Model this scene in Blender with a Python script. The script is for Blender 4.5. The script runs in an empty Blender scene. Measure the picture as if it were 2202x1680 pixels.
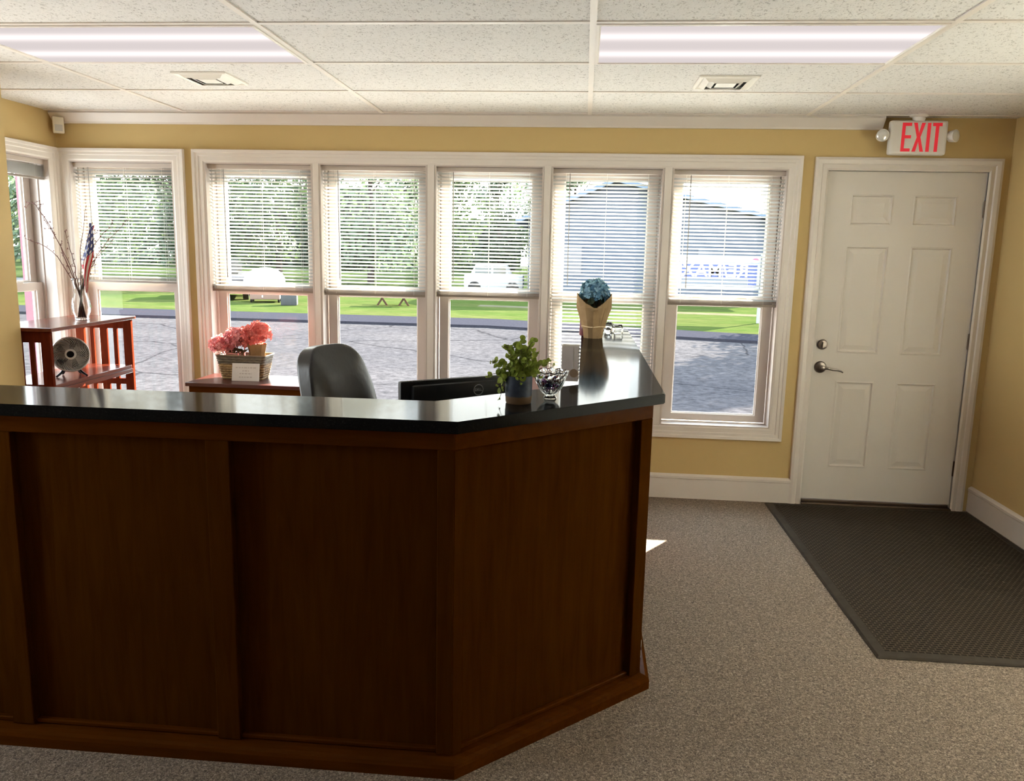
import bpy, bmesh, math, random
from mathutils import Vector, Matrix, noise
random.seed(7)
C = bpy.context.scene.collection
R = math.radians
PI = math.pi

# ---------------------------------------------------------------- camera
F_PX, YAW, PITCH, ROLL, CAM_H = 1716.0, .0855, .170, .0216, 1.485
cam_data = bpy.data.cameras.new('camera')
cam_data.sensor_fit = 'HORIZONTAL'
cam_data.sensor_width = 36
cam_data.lens = 36 * F_PX / 2202
cam_data.clip_end = 400
cam = bpy.data.objects.new('camera', cam_data)
C.objects.link(cam)
fw = Vector((-math.sin(YAW) * math.cos(PITCH), math.cos(YAW) * math.cos(PITCH), -math.sin(PITCH)))
rt = Vector((math.cos(YAW), math.sin(YAW), 0))
up = rt.cross(fw)
r2 = rt * math.cos(ROLL) + up * math.sin(ROLL)
u2 = -rt * math.sin(ROLL) + up * math.cos(ROLL)
M = Matrix((r2, u2, -fw)).transposed().to_4x4()
M.translation = (0, 0, CAM_H)
cam.matrix_world = M
bpy.context.scene.camera = cam

# ---------------------------------------------------------------- sky, sun, exposure
sc = bpy.context.scene
sc.view_settings.view_transform = 'Standard'
sc.view_settings.look = 'None'
sc.view_settings.gamma = 1
sc.view_settings.use_curve_mapping = False
sc.view_settings.exposure = .98
sc.cycles.max_bounces = 10
sc.cycles.diffuse_bounces = 6
sc.cycles.transparent_max_bounces = 24
sc.cycles.sample_clamp_indirect = 6
sc.cycles.caustics_reflective = False
sc.cycles.caustics_refractive = False
sc.cycles.use_denoising = True
SKY = 7.0
world = bpy.data.worlds.new('sky')
sc.world = world
world.use_nodes = True
wn = world.node_tree.nodes
wl = world.node_tree.links
bg = wn['Background']
bg.inputs['Strength'].default_value = SKY
tc = wn.new('ShaderNodeTexCoord')
sep = wn.new('ShaderNodeSeparateXYZ')
ramp = wn.new('ShaderNodeValToRGB')
wl.new(tc.outputs['Generated'], sep.inputs[0])
wl.new(sep.outputs['Z'], ramp.inputs['Fac'])
wl.new(ramp.outputs['Color'], bg.inputs['Color'])
ramp.color_ramp.elements[0].position = 0.0
ramp.color_ramp.elements[0].color = (.98, .97, .95, 1)
ramp.color_ramp.elements[1].position = .7
ramp.color_ramp.elements[1].color = (.72, .86, 1, 1)
sun_data = bpy.data.lights.new('sun', 'SUN')
sun_data.energy = 41
sun_data.color = (1, .9, .74)
sun_data.angle = R(.6)
sun = bpy.data.objects.new('sun', sun_data)
C.objects.link(sun)
sun.rotation_euler = Vector((-1.1, -1.66, -1)).to_track_quat('-Z', 'Y').to_euler()
LAMP = .60          # brightness of the two lenses in view
LAMP_FILL = .6     # unseen ceiling lights added out of view as fill


# ---------------------------------------------------------------- materials
class Mat:
    def __init__(s, name, color=(.5, .5, .5), rough=.5, **kw):
        s.m = bpy.data.materials.new(name)
        s.m.use_nodes = True
        s.n = s.m.node_tree.nodes
        s.l = s.m.node_tree.links
        s.b = s.n['Principled BSDF']
        s.b.inputs['Base Color'].default_value = (*color, 1)
        s.b.inputs['Roughness'].default_value = rough
        for k, v in kw.items():
            s.b.inputs[k.replace('_', ' ')].default_value = v
        s.co = None

    def coord(s, scale=(1, 1, 1), rot=(0, 0, 0), generated=False):
        t = s.n.new('ShaderNodeTexCoord')
        mp = s.n.new('ShaderNodeMapping')
        mp.inputs['Scale'].default_value = scale
        mp.inputs['Rotation'].default_value = rot
        s.l.new(t.outputs['Generated' if generated else 'Object'], mp.inputs[0])
        return mp.outputs[0]

    def noise(s, vec, scale, detail=3, rough=.5, dist=0):
        t = s.n.new('ShaderNodeTexNoise')
        t.inputs['Scale'].default_value = scale
        t.inputs['Detail'].default_value = detail
        t.inputs['Roughness'].default_value = rough
        t.inputs['Distortion'].default_value = dist
        s.l.new(vec, t.inputs['Vector'])
        return t.outputs['Fac']

    def ramp(s, fac, stops):
        r = s.n.new('ShaderNodeValToRGB')
        e = r.color_ramp.elements
        while len(e) < len(stops):
            e.new(.5)
        for i, (p, c) in enumerate(stops):
            e[i].position = p
            e[i].color = (*c, 1)
        s.l.new(fac, r.inputs['Fac'])
        return r.outputs['Color']

    def color(s, sock):
        s.l.new(sock, s.b.inputs['Base Color'])

    def bump(s, sock, strength=.3, dist=.01):
        b = s.n.new('ShaderNodeBump')
        b.inputs['Strength'].default_value = strength
        b.inputs['Distance'].default_value = dist
        s.l.new(sock, b.inputs['Height'])
        s.l.new(b.outputs[0], s.b.inputs['Normal'])
        return s

    def mix(s, a, b, fac, mode='MIX'):
        m = s.n.new('ShaderNodeMix')
        m.data_type = 'RGBA'
        m.blend_type = mode
        for sock, v in ((m.inputs['Factor'], fac), (m.inputs['A'], a), (m.inputs['B'], b)):
            if isinstance(v, (int, float)):
                sock.default_value = v
            elif isinstance(v, tuple):
                sock.default_value = (*v, 1)
            else:
                s.l.new(v, sock)
        return m.outputs['Result']


def mottled(name, c1, c2, scale, rough=.6, bump=0, stretch=(1, 1, 1), **kw):
    if rough >= .8:
        kw.setdefault('Specular_IOR_Level', 0)
    m = Mat(name, c1, rough, **kw)
    v = m.coord(stretch)
    f = m.noise(v, scale, 4)
    m.color(m.ramp(f, [(.3, c1), (.7, c2)]))
    if bump:
        m.bump(f, bump, .004)
    return m.m


def wood(name, c1, c2, rough=.35, coat=.3, axis='z', gscale=6):
    m = Mat(name, c1, rough)
    m.b.inputs['Coat Weight'].default_value = coat
    m.b.inputs['Specular IOR Level'].default_value = .0 if coat < .05 else .3
    m.b.inputs['Coat Roughness'].default_value = .15
    st = {'z': (8, 8, .7), 'x': (.7, 8, 8), 'y': (8, .7, 8)}[axis]
    v = m.coord(st)
    f = m.noise(v, gscale, 6, .6, .6)
    m.color(m.ramp(f, [(.3, c1), (.7, c2)]))
    m.bump(f, .05, .002)
    return m.m


def wall_mat(name, c):
    m = Mat(name, c, .75)
    v = m.coord()
    m.color(m.mix(tuple(x * .96 for x in c), tuple(min(1, x * 1.04) for x in c), m.noise(v, 3, 3)))
    m.bump(m.noise(v, 260, 2), .12, .002)
    return m.m


WALL = wall_mat('tan wall paint', (.57, .42, .185))
TRIM = mottled('white trim paint', (.68, .63, .58), (.71, .66, .61), 5, .4)
SASH = mottled('white vinyl sash', (.52, .46, .425), (.55, .49, .45), 5, .4)
DOORP = wall_mat('white door paint', (.67, .63, .58))
MAROON = mottled('maroon exterior trim', (.10, .025, .045), (.13, .035, .055), 6, .6)
CHERRY = wood('dark cherry veneer', (.037, .0105, .0010), (.060, .019, .0020), .6, .0, 'z', 5)
CHERRYX = wood('dark cherry rail', (.050, .0135, .0013), (.074, .020, .002), .4, .04, 'x', 5)
MAHOG = wood('red mahogany', (.10, .015, .006), (.15, .025, .010), .25, .35, 'y', 5)
MAHOGZ = wood('red mahogany upright', (.075, .012, .005), (.12, .020, .008), .45, .04, 'z', 5)
BLACKP = mottled('black plastic', (.005, .005, .006), (.008, .008, .009), 30, .4, Specular_IOR_Level=.15)
CHROME = Mat('brushed nickel', (.20, .17, .15), .3, Metallic=1).m
BRONZE = Mat('dark bronze metal', (.10, .07, .05), .4, Metallic=.8).m
WHITEP = mottled('white plastic', (.66, .63, .58), (.70, .67, .62), 8, .45)
CREAM = mottled('cream plastic', (.74, .70, .58), (.78, .74, .62), 8, .45)


def granite():
    m = Mat('dark polished granite', (.03, .03, .03), .10)
    m.b.inputs['Specular IOR Level'].default_value = 0
    v = m.coord()
    f = m.noise(v, 220, 3, .7)
    g = m.noise(v, 60, 3, .6)
    c = m.ramp(f, [(.42, (.005, .005, .005)), (.62, (.011, .0105, .010)), (.72, (.05, .05, .048))])
    m.color(m.mix(c, (.010, .0095, .009), g))
    gl = m.n.new('ShaderNodeBsdfGlossy')
    gl.inputs['Roughness'].default_value = .09
    fr = m.n.new('ShaderNodeFresnel')
    fr.inputs['IOR'].default_value = 1.45
    mu = m.n.new('ShaderNodeMath')
    mu.operation = 'MULTIPLY'
    mu.inputs[1].default_value = .60
    mr = m.n.new('ShaderNodeMapRange')
    mr.inputs['From Min'].default_value = .034
    m.l.new(fr.outputs[0], mr.inputs['Value'])
    m.l.new(mr.outputs[0], mu.inputs[0])
    mx = m.n.new('ShaderNodeMixShader')
    m.l.new(mu.outputs[0], mx.inputs[0])
    m.l.new(m.b.outputs[0], mx.inputs[1])
    m.l.new(gl.outputs[0], mx.inputs[2])
    m.l.new(mx.outputs[0], m.n['Material Output'].inputs['Surface'])
    return m.m


GRANITE = granite()


def carpet():
    m = Mat('loop pile carpet', (.2, .17, .13), .95)
    v = m.coord()
    f = m.noise(v, 135, 3, .6, 1.4)
    g = m.noise(v, 1.3, 2)
    c = m.ramp(f, [(.34, (.058, .040, .028)), (.5, (.205, .155, .115)), (.65, (.50, .40, .31))])
    m.color(m.mix(c, (.20, .16, .12), .15))
    m.bump(f, .9, .006)
    return m.m


def ceiling_mat():
    m = Mat('fissured ceiling tile', (.8, .77, .70), .9)
    v = m.coord((1.5, 1, 1))
    f = m.noise(v, 58, 2.5, .5, 1.4)
    c = m.ramp(f, [(.34, (.38, .365, .345)), (.42, (.66, .645, .625)), (.7, (.69, .675, .655))])
    m.color(c)
    m.bump(f, .5, .005)
    return m.m


def asphalt():
    m = Mat('cracked asphalt', (.1, .1, .1), .9, Specular_IOR_Level=0)
    v = m.coord()
    t = m.n.new('ShaderNodeTexVoronoi')
    t.feature = 'DISTANCE_TO_EDGE'
    t.inputs['Scale'].default_value = .32
    w = m.n.new('ShaderNodeMixRGB')
    nz = m.n.new('ShaderNodeTexNoise')
    nz.inputs['Scale'].default_value = 1.4
    nz.inputs['Detail'].default_value = 5
    m.l.new(v, nz.inputs['Vector'])
    w.inputs[0].default_value = .22
    m.l.new(v, w.inputs[1])
    m.l.new(nz.outputs['Color'], w.inputs[2])
    m.l.new(w.outputs[0], t.inputs['Vector'])
    crack = m.ramp(t.outputs['Distance'], [(.001, (.45, .45, .46)), (.008, (1, 1, 1))])
    base = m.ramp(m.noise(v, 9, 8, .85), [(.36, (0.0177, 0.0168, 0.0182)), (.64, (0.0525, 0.048, 0.0511))])
    big = m.ramp(m.noise(v, .35, 3), [(.35, (.85, .85, .87)), (.65, (1.1, 1.08, 1.06))])
    c = m.mix(base, crack, 1.0, 'MULTIPLY')
    m.color(m.mix(c, big, 1.0, 'MULTIPLY'))
    return m.m


def grass():
    m = Mat('lawn grass', (.1, .2, .04), .95, Specular_IOR_Level=0)
    v = m.coord((1, 2.5, 1))
    f = m.noise(v, 1.6, 8, .8)
    g = m.noise(v, .25, 3)
    c = m.ramp(f, [(.3, (0.017, 0.0256, 0.0085)), (.55, (0.0355, 0.0412, 0.0156)), (.75, (0.0568, 0.0596, 0.0256))])
    c2 = m.ramp(g, [(.4, (.8, .95, .7)), (.7, (1.15, 1.05, 1))])
    m.color(m.mix(c, c2, 1.0, 'MULTIPLY'))
    return m.m


def leaf(name, c1, c2, sc_=3, trans=.35, tcol=1.5, isle=False):
    m = Mat(name, c1, .55, Specular_IOR_Level=.15)
    v = m.coord()
    if isle:
        g = m.n.new('ShaderNodeNewGeometry')
        m.color(m.ramp(g.outputs['Random Per Island'], [(.0, c1), (1, c2)]))
    else:
        m.color(m.ramp(m.noise(v, sc_, 3), [(.35, c1), (.65, c2)]))
    if trans:
        tr = m.n.new('ShaderNodeBsdfTranslucent')
        tr.inputs['Color'].default_value = (c2[0] * tcol, c2[1] * tcol, c2[2] * tcol * .8, 1)
        mx = m.n.new('ShaderNodeMixShader')
        mx.inputs[0].default_value = trans
        m.l.new(m.b.outputs[0], mx.inputs[1])
        m.l.new(tr.outputs[0], mx.inputs[2])
        m.l.new(mx.outputs[0], m.n['Material Output'].inputs['Surface'])
    return m.m


def glass_pane():
    m = bpy.data.materials.new('window glass')
    m.use_nodes = True
    n, l = m.node_tree.nodes, m.node_tree.links
    n.remove(n['Principled BSDF'])
    t = n.new('ShaderNodeBsdfTransparent')
    t.inputs[0].default_value = (.93, .96, .96, 1)
    g = n.new('ShaderNodeBsdfGlossy')
    g.inputs['Roughness'].default_value = .02
    lw = n.new('ShaderNodeLayerWeight')
    lw.inputs['Blend'].default_value = .5
    pw = n.new('ShaderNodeMath')
    pw.operation = 'POWER'
    pw.inputs[1].default_value = 5
    ma = n.new('ShaderNodeMath')
    ma.operation = 'MULTIPLY_ADD'
    ma.inputs[1].default_value = .9
    ma.inputs[2].default_value = .008
    l.new(lw.outputs['Facing'], pw.inputs[0])
    l.new(pw.outputs[0], ma.inputs[0])
    mx = n.new('ShaderNodeMixShader')
    l.new(ma.outputs[0], mx.inputs[0])
    l.new(t.outputs[0], mx.inputs[1])
    l.new(g.outputs[0], mx.inputs[2])
    l.new(mx.outputs[0], n['Material Output'].inputs['Surface'])
    return m


GLASS = glass_pane()


def clear_glass(name, tint=(.96, .98, .98)):
    m = Mat(name, tint, .02)
    m.b.inputs['Transmission Weight'].default_value = 1
    m.b.inputs['IOR'].default_value = 1.45
    return m.m


CRYSTAL = clear_glass('clear crystal')


def slat_mat():
    m = Mat('white blind slat', (.40, .395, .375), .5)
    tr = m.n.new('ShaderNodeBsdfTranslucent')
    tr.inputs['Color'].default_value = (.40, .39, .36, 1)
    mx = m.n.new('ShaderNodeMixShader')
    mx.inputs[0].default_value = .32
    m.l.new(m.b.outputs[0], mx.inputs[1])
    m.l.new(tr.outputs[0], mx.inputs[2])
    m.l.new(mx.outputs[0], m.n['Material Output'].inputs['Surface'])
    return m.m


SLAT = slat_mat()
RAIL = mottled('shaded blind rail', (0.225, 0.1875, 0.1537), (0.255, 0.2137, 0.1762), 5, .5)  # brown tone stands in for shade on the bottom rail and stacked slats
HEAD = mottled('pale blind headrail', (.52, .46, .41), (.56, .50, .45), 5, .5)
CORD = Mat('blind cord', (.8, .78, .72), .8).m
WAND = Mat('grey wand', (.30, .28, .27), .3).m


def lens_mat(power, lo):
    m = bpy.data.materials.new('prismatic lamp lens')
    m.use_nodes = True
    n, l = m.node_tree.nodes, m.node_tree.links
    n.remove(n['Principled BSDF'])
    e = n.new('ShaderNodeEmission')
    t = n.new('ShaderNodeTexCoord')
    s = n.new('ShaderNodeSeparateXYZ')
    l.new(t.outputs['Object'], s.inputs[0])
    # two tubes behind the lens show as two brighter bands
    def band(y0, w):
        a = n.new('ShaderNodeMath'); a.operation = 'SUBTRACT'; a.inputs[1].default_value = y0
        b = n.new('ShaderNodeMath'); b.operation = 'DIVIDE'; b.inputs[1].default_value = w
        c = n.new('ShaderNodeMath'); c.operation = 'POWER'; c.inputs[1].default_value = 2
        d = n.new('ShaderNodeMath'); d.operation = 'MULTIPLY'; d.inputs[1].default_value = -1
        x = n.new('ShaderNodeMath'); x.operation = 'EXPONENT'
        l.new(s.outputs['Y'], a.inputs[0]); l.new(a.outputs[0], b.inputs[0]); l.new(b.outputs[0], c.inputs[0])
        l.new(c.outputs[0], d.inputs[0]); l.new(d.outputs[0], x.inputs[0])
        return x.outputs[0]
    ad = n.new('ShaderNodeMath'); ad.operation = 'ADD'
    l.new(band(-.13, .05), ad.inputs[0]); l.new(band(.13, .05), ad.inputs[1])
    mr = n.new('ShaderNodeMapRange')
    mr.inputs['To Min'].default_value = lo
    mr.inputs['To Max'].default_value = 1.0
    l.new(ad.outputs[0], mr.inputs['Value'])
    mu = n.new('ShaderNodeMath'); mu.operation = 'MULTIPLY'; mu.inputs[1].default_value = power
    l.new(mr.outputs[0], mu.inputs[0])
    l.new(mu.outputs[0], e.inputs['Strength'])
    e.inputs['Color'].default_value = (1, .90, .89, 1)
    l.new(e.outputs[0], n['Material Output'].inputs['Surface'])
    return m


LENS = lens_mat(LAMP, .62)
LENS_FILL = lens_mat(LAMP_FILL, .5)


# ---------------------------------------------------------------- mesh helpers
def T(x=0, y=0, z=0):
    return Matrix.Translation((x, y, z))


def box(bm, x0, x1, y0, y1, z0, z1, mtx=None):
    vs = [bm.verts.new((x, y, z)) for z in (z0, z1) for y in (y0, y1) for x in (x0, x1)]
    for f in ((0, 2, 3, 1), (4, 5, 7, 6), (0, 1, 5, 4), (1, 3, 7, 5), (3, 2, 6, 7), (2, 0, 4, 6)):
        bm.faces.new([vs[i] for i in f])
    if mtx is not None:
        bmesh.ops.transform(bm, matrix=mtx, verts=vs)
    return vs


def rbox(bm, x0, x1, y0, y1, z0, z1, r=.004, mtx=None, seg=2):
    b2 = bmesh.new()
    box(b2, x0, x1, y0, y1, z0, z1)
    bmesh.ops.bevel(b2, geom=list(b2.edges), offset=r, segments=seg, affect='EDGES', profile=.6)
    if mtx is not None:
        bmesh.ops.transform(b2, matrix=mtx, verts=b2.verts)
    me = bpy.data.meshes.new('tmp')
    b2.to_mesh(me)
    bm.from_mesh(me)
    bpy.data.meshes.remove(me)
    b2.free()


def prism(bm, poly, z0, z1):
    lo = [bm.verts.new((x, y, z0)) for x, y in poly]
    hi = [bm.verts.new((x, y, z1)) for x, y in poly]
    n = len(poly)
    bm.faces.new(list(reversed(lo)))
    bm.faces.new(hi)
    for i in range(n):
        bm.faces.new((lo[i], lo[(i + 1) % n], hi[(i + 1) % n], hi[i]))
    return lo + hi


def lathe(bm, prof, seg=32, mtx=None, cap=True, twist=0, flute=0, nfl=0):
    rings = []
    for j, (r, z) in enumerate(prof):
        ring = []
        for i in range(seg):
            a = 2 * PI * i / seg + twist * j
            rr = r * (1 + (flute * math.cos(nfl * (a))) if flute else 1)
            ring.append(bm.verts.new((rr * math.cos(a), rr * math.sin(a), z)))
        rings.append(ring)
    for a, b in zip(rings, rings[1:]):
        for i in range(seg):
            bm.faces.new((a[i], a[(i + 1) % seg], b[(i + 1) % seg], b[i]))
    if cap:
        if prof[0][0] > 1e-5:
            bm.faces.new(list(reversed(rings[0])))
        if prof[-1][0] > 1e-5:
            bm.faces.new(rings[-1])
    if mtx is not None:
        bmesh.ops.transform(bm, matrix=mtx, verts=[v for r in rings for v in r])


def tube(bm, pts, r, seg=8, r_end=None):
    pts = [Vector(p) for p in pts]
    n = len(pts)
    rings = []
    ref = Vector((0, 0, 1))
    for i, p in enumerate(pts):
        d = (pts[min(i + 1, n - 1)] - pts[max(i - 1, 0)]).normalized()
        if abs(d.dot(ref)) > .95:
            a = d.cross(Vector((1, 0, 0))).normalized()
        else:
            a = d.cross(ref).normalized()
        b = d.cross(a)
        rr = r if r_end is None else r + (r_end - r) * i / (n - 1)
        rings.append([bm.verts.new(p + a * rr * math.cos(2 * PI * k / seg) + b * rr * math.sin(2 * PI * k / seg)) for k in range(seg)])
    for A, B in zip(rings, rings[1:]):
        for k in range(seg):
            bm.faces.new((A[k], A[(k + 1) % seg], B[(k + 1) % seg], B[k]))
    bm.faces.new(list(reversed(rings[0])))
    bm.faces.new(rings[-1])


def ring(bm, u0, u1, v0, v1, prof, fn, closed=True):
    """mitred frame round a rectangle: prof is (outward, depth) pairs, fn maps u, v, w to a point"""
    loops = []
    for d, w in prof:
        loops.append([bm.verts.new(fn(u, v, w)) for u, v in ((u0 - d, v0 - d), (u1 + d, v0 - d), (u1 + d, v1 + d), (u0 - d, v1 + d))])
    m = len(loops)
    for i in range(m if closed else m - 1):
        A, B = loops[i], loops[(i + 1) % m]
        for k in range(4):
            bm.faces.new((A[k], A[(k + 1) % 4], B[(k + 1) % 4], B[k]))


def obj(name, bm, mat, parent=None, smooth=False, mtx=None, tri=None):
    bmesh.ops.recalc_face_normals(bm, faces=bm.faces)
    me = bpy.data.meshes.new(name)
    bm.to_mesh(me)
    bm.free()
    for m in (mat if isinstance(mat, (list, tuple)) else [mat]):
        me.materials.append(m)
    if smooth:
        for p in me.polygons:
            p.use_smooth = True
        if smooth == 'auto':
            me.set_sharp_from_angle(angle=R(35))
    o = bpy.data.objects.new(name, me)
    C.objects.link(o)
    if parent is not None:
        o.parent = parent
    if mtx is not None:
        o.matrix_local = mtx
    return o


def tag(o, label, cat, group=None, kind=None):
    o['label'] = label
    o['category'] = cat
    if group:
        o['group'] = group
    if kind:
        o['kind'] = kind
    return o


def thing(name, label, cat, loc=(0, 0, 0), rotz=0, group=None):
    o = bpy.data.objects.new(name, None)
    o.empty_display_size = .05
    C.objects.link(o)
    o.location = loc
    o.rotation_euler = (0, 0, rotz)
    return tag(o, label, cat, group)


def struct(o, label=None):
    o['kind'] = 'structure'
    if label:
        o['label'] = label
    return o


def copy_tree(o, parent=None):
    c = o.copy()
    C.objects.link(c)
    c.parent = parent
    for ch in [k for k in bpy.data.objects if k.parent == o]:
        copy_tree(ch, c)
    return c


def text_mesh(name, body, size, extrude, mat, parent, mtx, offset=0, mirror=False, sx=1.0, align='CENTER'):
    cu = bpy.data.curves.new(name, 'FONT')
    cu.body = body
    cu.size = size
    cu.extrude = extrude
    cu.offset = offset
    cu.align_x = align
    cu.align_y = 'CENTER'
    t = bpy.data.objects.new(name, cu)
    me = bpy.data.meshes.new_from_object(t)
    bpy.data.objects.remove(t)
    me.transform(Matrix.Diagonal((-sx if mirror else sx, 1, 1, 1)))
    if mirror:
        me.flip_normals()
    me.materials.clear()
    me.materials.append(mat)
    o = bpy.data.objects.new(name, me)
    C.objects.link(o)
    o.parent = parent
    o.matrix_local = mtx
    return o


FACE = Matrix.Rotation(R(90), 4, 'X')      # text lying in XY stood up to face -Y

# ================================================================ the room
YW, XL, XR, H = 4.895, -3.31, 2.385, 2.29
WT = .20                                     # wall thickness
YP, XP = 3.90, -2.905                        # end and face of the jutting wall
YB = -1.6
XFAR = -2.905


def wall_grid(bm, us, vs, holes, fn):
    for i in range(len(us) - 1):
        for j in range(len(vs) - 1):
            uc, vc = (us[i] + us[i + 1]) / 2, (vs[j] + vs[j + 1]) / 2
            if any(a < uc < b and c < vc < d for a, b, c, d in holes):
                continue
            fn(us[i], us[i + 1], vs[j], vs[j + 1])


WZ0, WZ1 = .46, 2.003
SINGLE = (-3.232, -2.551)
UNITS = [(-2.353, -1.666), (-1.628, -.957), (-.915, -.254), (-.213, .453), (.497, 1.165)]
DOOR = (1.379, 2.271, 0, 2.0)

bm = bmesh.new()
holes = [(SINGLE[0], SINGLE[1], WZ0, WZ1), (UNITS[0][0], UNITS[-1][1], WZ0, WZ1), DOOR]
wall_grid(bm, [XL - .2, SINGLE[0], SINGLE[1], UNITS[0][0], UNITS[-1][1], DOOR[0], DOOR[1], XR + .2],
          [-.1, 0, WZ0, DOOR[3], WZ1, H + .1], holes, lambda a, b, c, d: box(bm, a, b, YW, YW + WT, c, d))
struct(obj('wall_back', bm, WALL), 'tan wall with the windows and the door')
bm = bmesh.new()
SIDE = (4.10, 4.80)
wall_grid(bm, [YP, SIDE[0], SIDE[1], YW], [0, WZ0, WZ1, H], [(SIDE[0], SIDE[1], WZ0, WZ1)],
          lambda a, b, c, d: box(bm, XL - .2, XL, a, b, c, d))
struct(obj('wall_left', bm, WALL), 'short tan wall with the side window')
bm = bmesh.new()
LWIN_FILL, LWIN2_FILL = (.95, 1.80), (2.50, 3.50)  # window openings out of view, added to let fill daylight in
wall_grid(bm, [YB, LWIN_FILL[0], LWIN_FILL[1], LWIN2_FILL[0], LWIN2_FILL[1], YP], [0, WZ0, WZ1, H], [(LWIN_FILL[0], LWIN_FILL[1], WZ0, WZ1), (LWIN2_FILL[0], LWIN2_FILL[1], WZ0, WZ1)],
          lambda a, b, c, d: box(bm, XL - .2, XP, a, b, c, d))
struct(obj('wall_partition', bm, WALL), 'tan wall at the left edge, nearer than the side window')
bm = bmesh.new()
RWIN_FILL = (1.75, 3.72)  # unseen window opening added to light the right side
wall_grid(bm, [YB, RWIN_FILL[0], RWIN_FILL[1], YW], [0, WZ0, WZ1, H], [(RWIN_FILL[0], RWIN_FILL[1], WZ0, WZ1)],
          lambda a, b, c, d: box(bm, XR, XR + .2, a, b, c, d))
struct(obj('wall_right', bm, WALL), 'tan wall beside the door')
bm = bmesh.new()
box(bm, XL - .2, XR + .2, YB - .2, YB, 0, H)
struct(obj('wall_rear', bm, mottled('white wall paint', (.84, .82, .78), (.86, .84, .80), 3, .7)))  # unseen wall, made white and near to bounce light forward
bm = bmesh.new()
box(bm, XL - .2, XR + .2, YB - .2, YW, -.1, 0)
struct(obj('floor', bm, carpet()), 'brown flecked loop pile carpet')

# ceiling with its grid of white tees
bm = bmesh.new()
box(bm, XL - .2, XR + .2, YB - .2, YW + WT, H, H + .1)
ceil = struct(obj('ceiling', bm, ceiling_mat()), 'suspended ceiling of fissured tiles')
GX = [k * 1.2192 + .002 for k in range(-3, 3)]
GY = [3.588 + .6096 * k for k in range(-12, 3)]
bm = bmesh.new()
for x in GX:
    if XL < x < XR:
        box(bm, x - .012, x + .012, YB, YW - .01, H - .005, H + .001)
for y in GY:
    if YB < y < YW:
        box(bm, XP if y < YP else XL, XR, y - .012, y + .012, H - .0045, H + .001)
o = obj('ceiling_grid', bm, TRIM, ceil)

# crown, baseboards
def crown_poly():
    return [(0, H - .001), (-.055, H - .001), (-.058, H - .012), (-.018, H - .058), (-.014, H - .068), (0, H - .068)]
bm = bmesh.new()
for x0, x1 in ((XL + .0, 1.66),):
    A = [bm.verts.new((x0, YW + a, b)) for a, b in crown_poly()]
    B = [bm.verts.new((x1, YW + a, b)) for a, b in crown_poly()]
    n = len(A)
    for i in range(n):
        bm.faces.new((A[i], A[(i + 1) % n], B[(i + 1) % n], B[i]))
    bm.faces.new(A)
    bm.faces.new(list(reversed(B)))
struct(obj('trim_1', bm, TRIM), 'white crown moulding over the windows')


def baseboard(name, p0, p1, nrm, h=.155):
    p0, p1, nrm = Vector(p0), Vector(p1), Vector(nrm)
    prof = [(0, 0), (.016, 0), (.016, h - .03), (.020, h - .026), (.020, h - .012), (.010, h - .004), (0, h)]
    bm = bmesh.new()
    A = [bm.verts.new(p0 + nrm * a + Vector((0, 0, b))) for a, b in prof]
    B = [bm.verts.new(p1 + nrm * a + Vector((0, 0, b))) for a, b in prof]
    n = len(A)
    for i in range(n):
        bm.faces.new((A[i], A[(i + 1) % n], B[(i + 1) % n], B[i]))
    bm.faces.new(A)
    bm.faces.new(list(reversed(B)))
    return struct(obj(name, bm, TRIM))


baseboard('baseboard_back', (XL, YW, 0), (1.315, YW, 0), (0, -1, 0))
baseboard('baseboard_right', (XR, YB, 0), (XR, YW, 0), (-1, 0, 0))
baseboard('baseboard_left', (XL, YP, 0), (XL, YW, 0), (1, 0, 0))
baseboard('baseboard_partition', (XP, YB, 0), (XP, YP, 0), (1, 0, 0))

# ---- window casings (mitred mouldings)
CASE = [(-.004, 0), (-.004, -.012), (.006, -.016), (.03, -.016), (.034, -.020), (.05, -.020), (.054, -.025), (.070, -.027), (.072, -.022), (.072, 0)]


def back_fn(u, v, w):
    return (u, YW + w, v)


def side_fn(u, v, w):
    return (XL - w, u, v)


bm = bmesh.new()
ring(bm, SINGLE[0], SINGLE[1], WZ0, WZ1, CASE, back_fn)
struct(obj('trim_2', bm, TRIM), 'white casing round the single window left of the bank')
bm = bmesh.new()
ring(bm, UNITS[0][0], UNITS[-1][1], WZ0, WZ1, CASE, back_fn)
for a, b in zip(UNITS, UNITS[1:]):
    box(bm, a[1], b[0], YW - .014, YW + WT - .02, WZ0, WZ1)
struct(obj('trim_3', bm, TRIM), 'white casing and mullions of the bank of five windows')
bm = bmesh.new()
ring(bm, SIDE[0], SIDE[1], WZ0, WZ1, CASE, side_fn)
struct(obj('trim_4', bm, TRIM), 'white casing round the side window')


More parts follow.
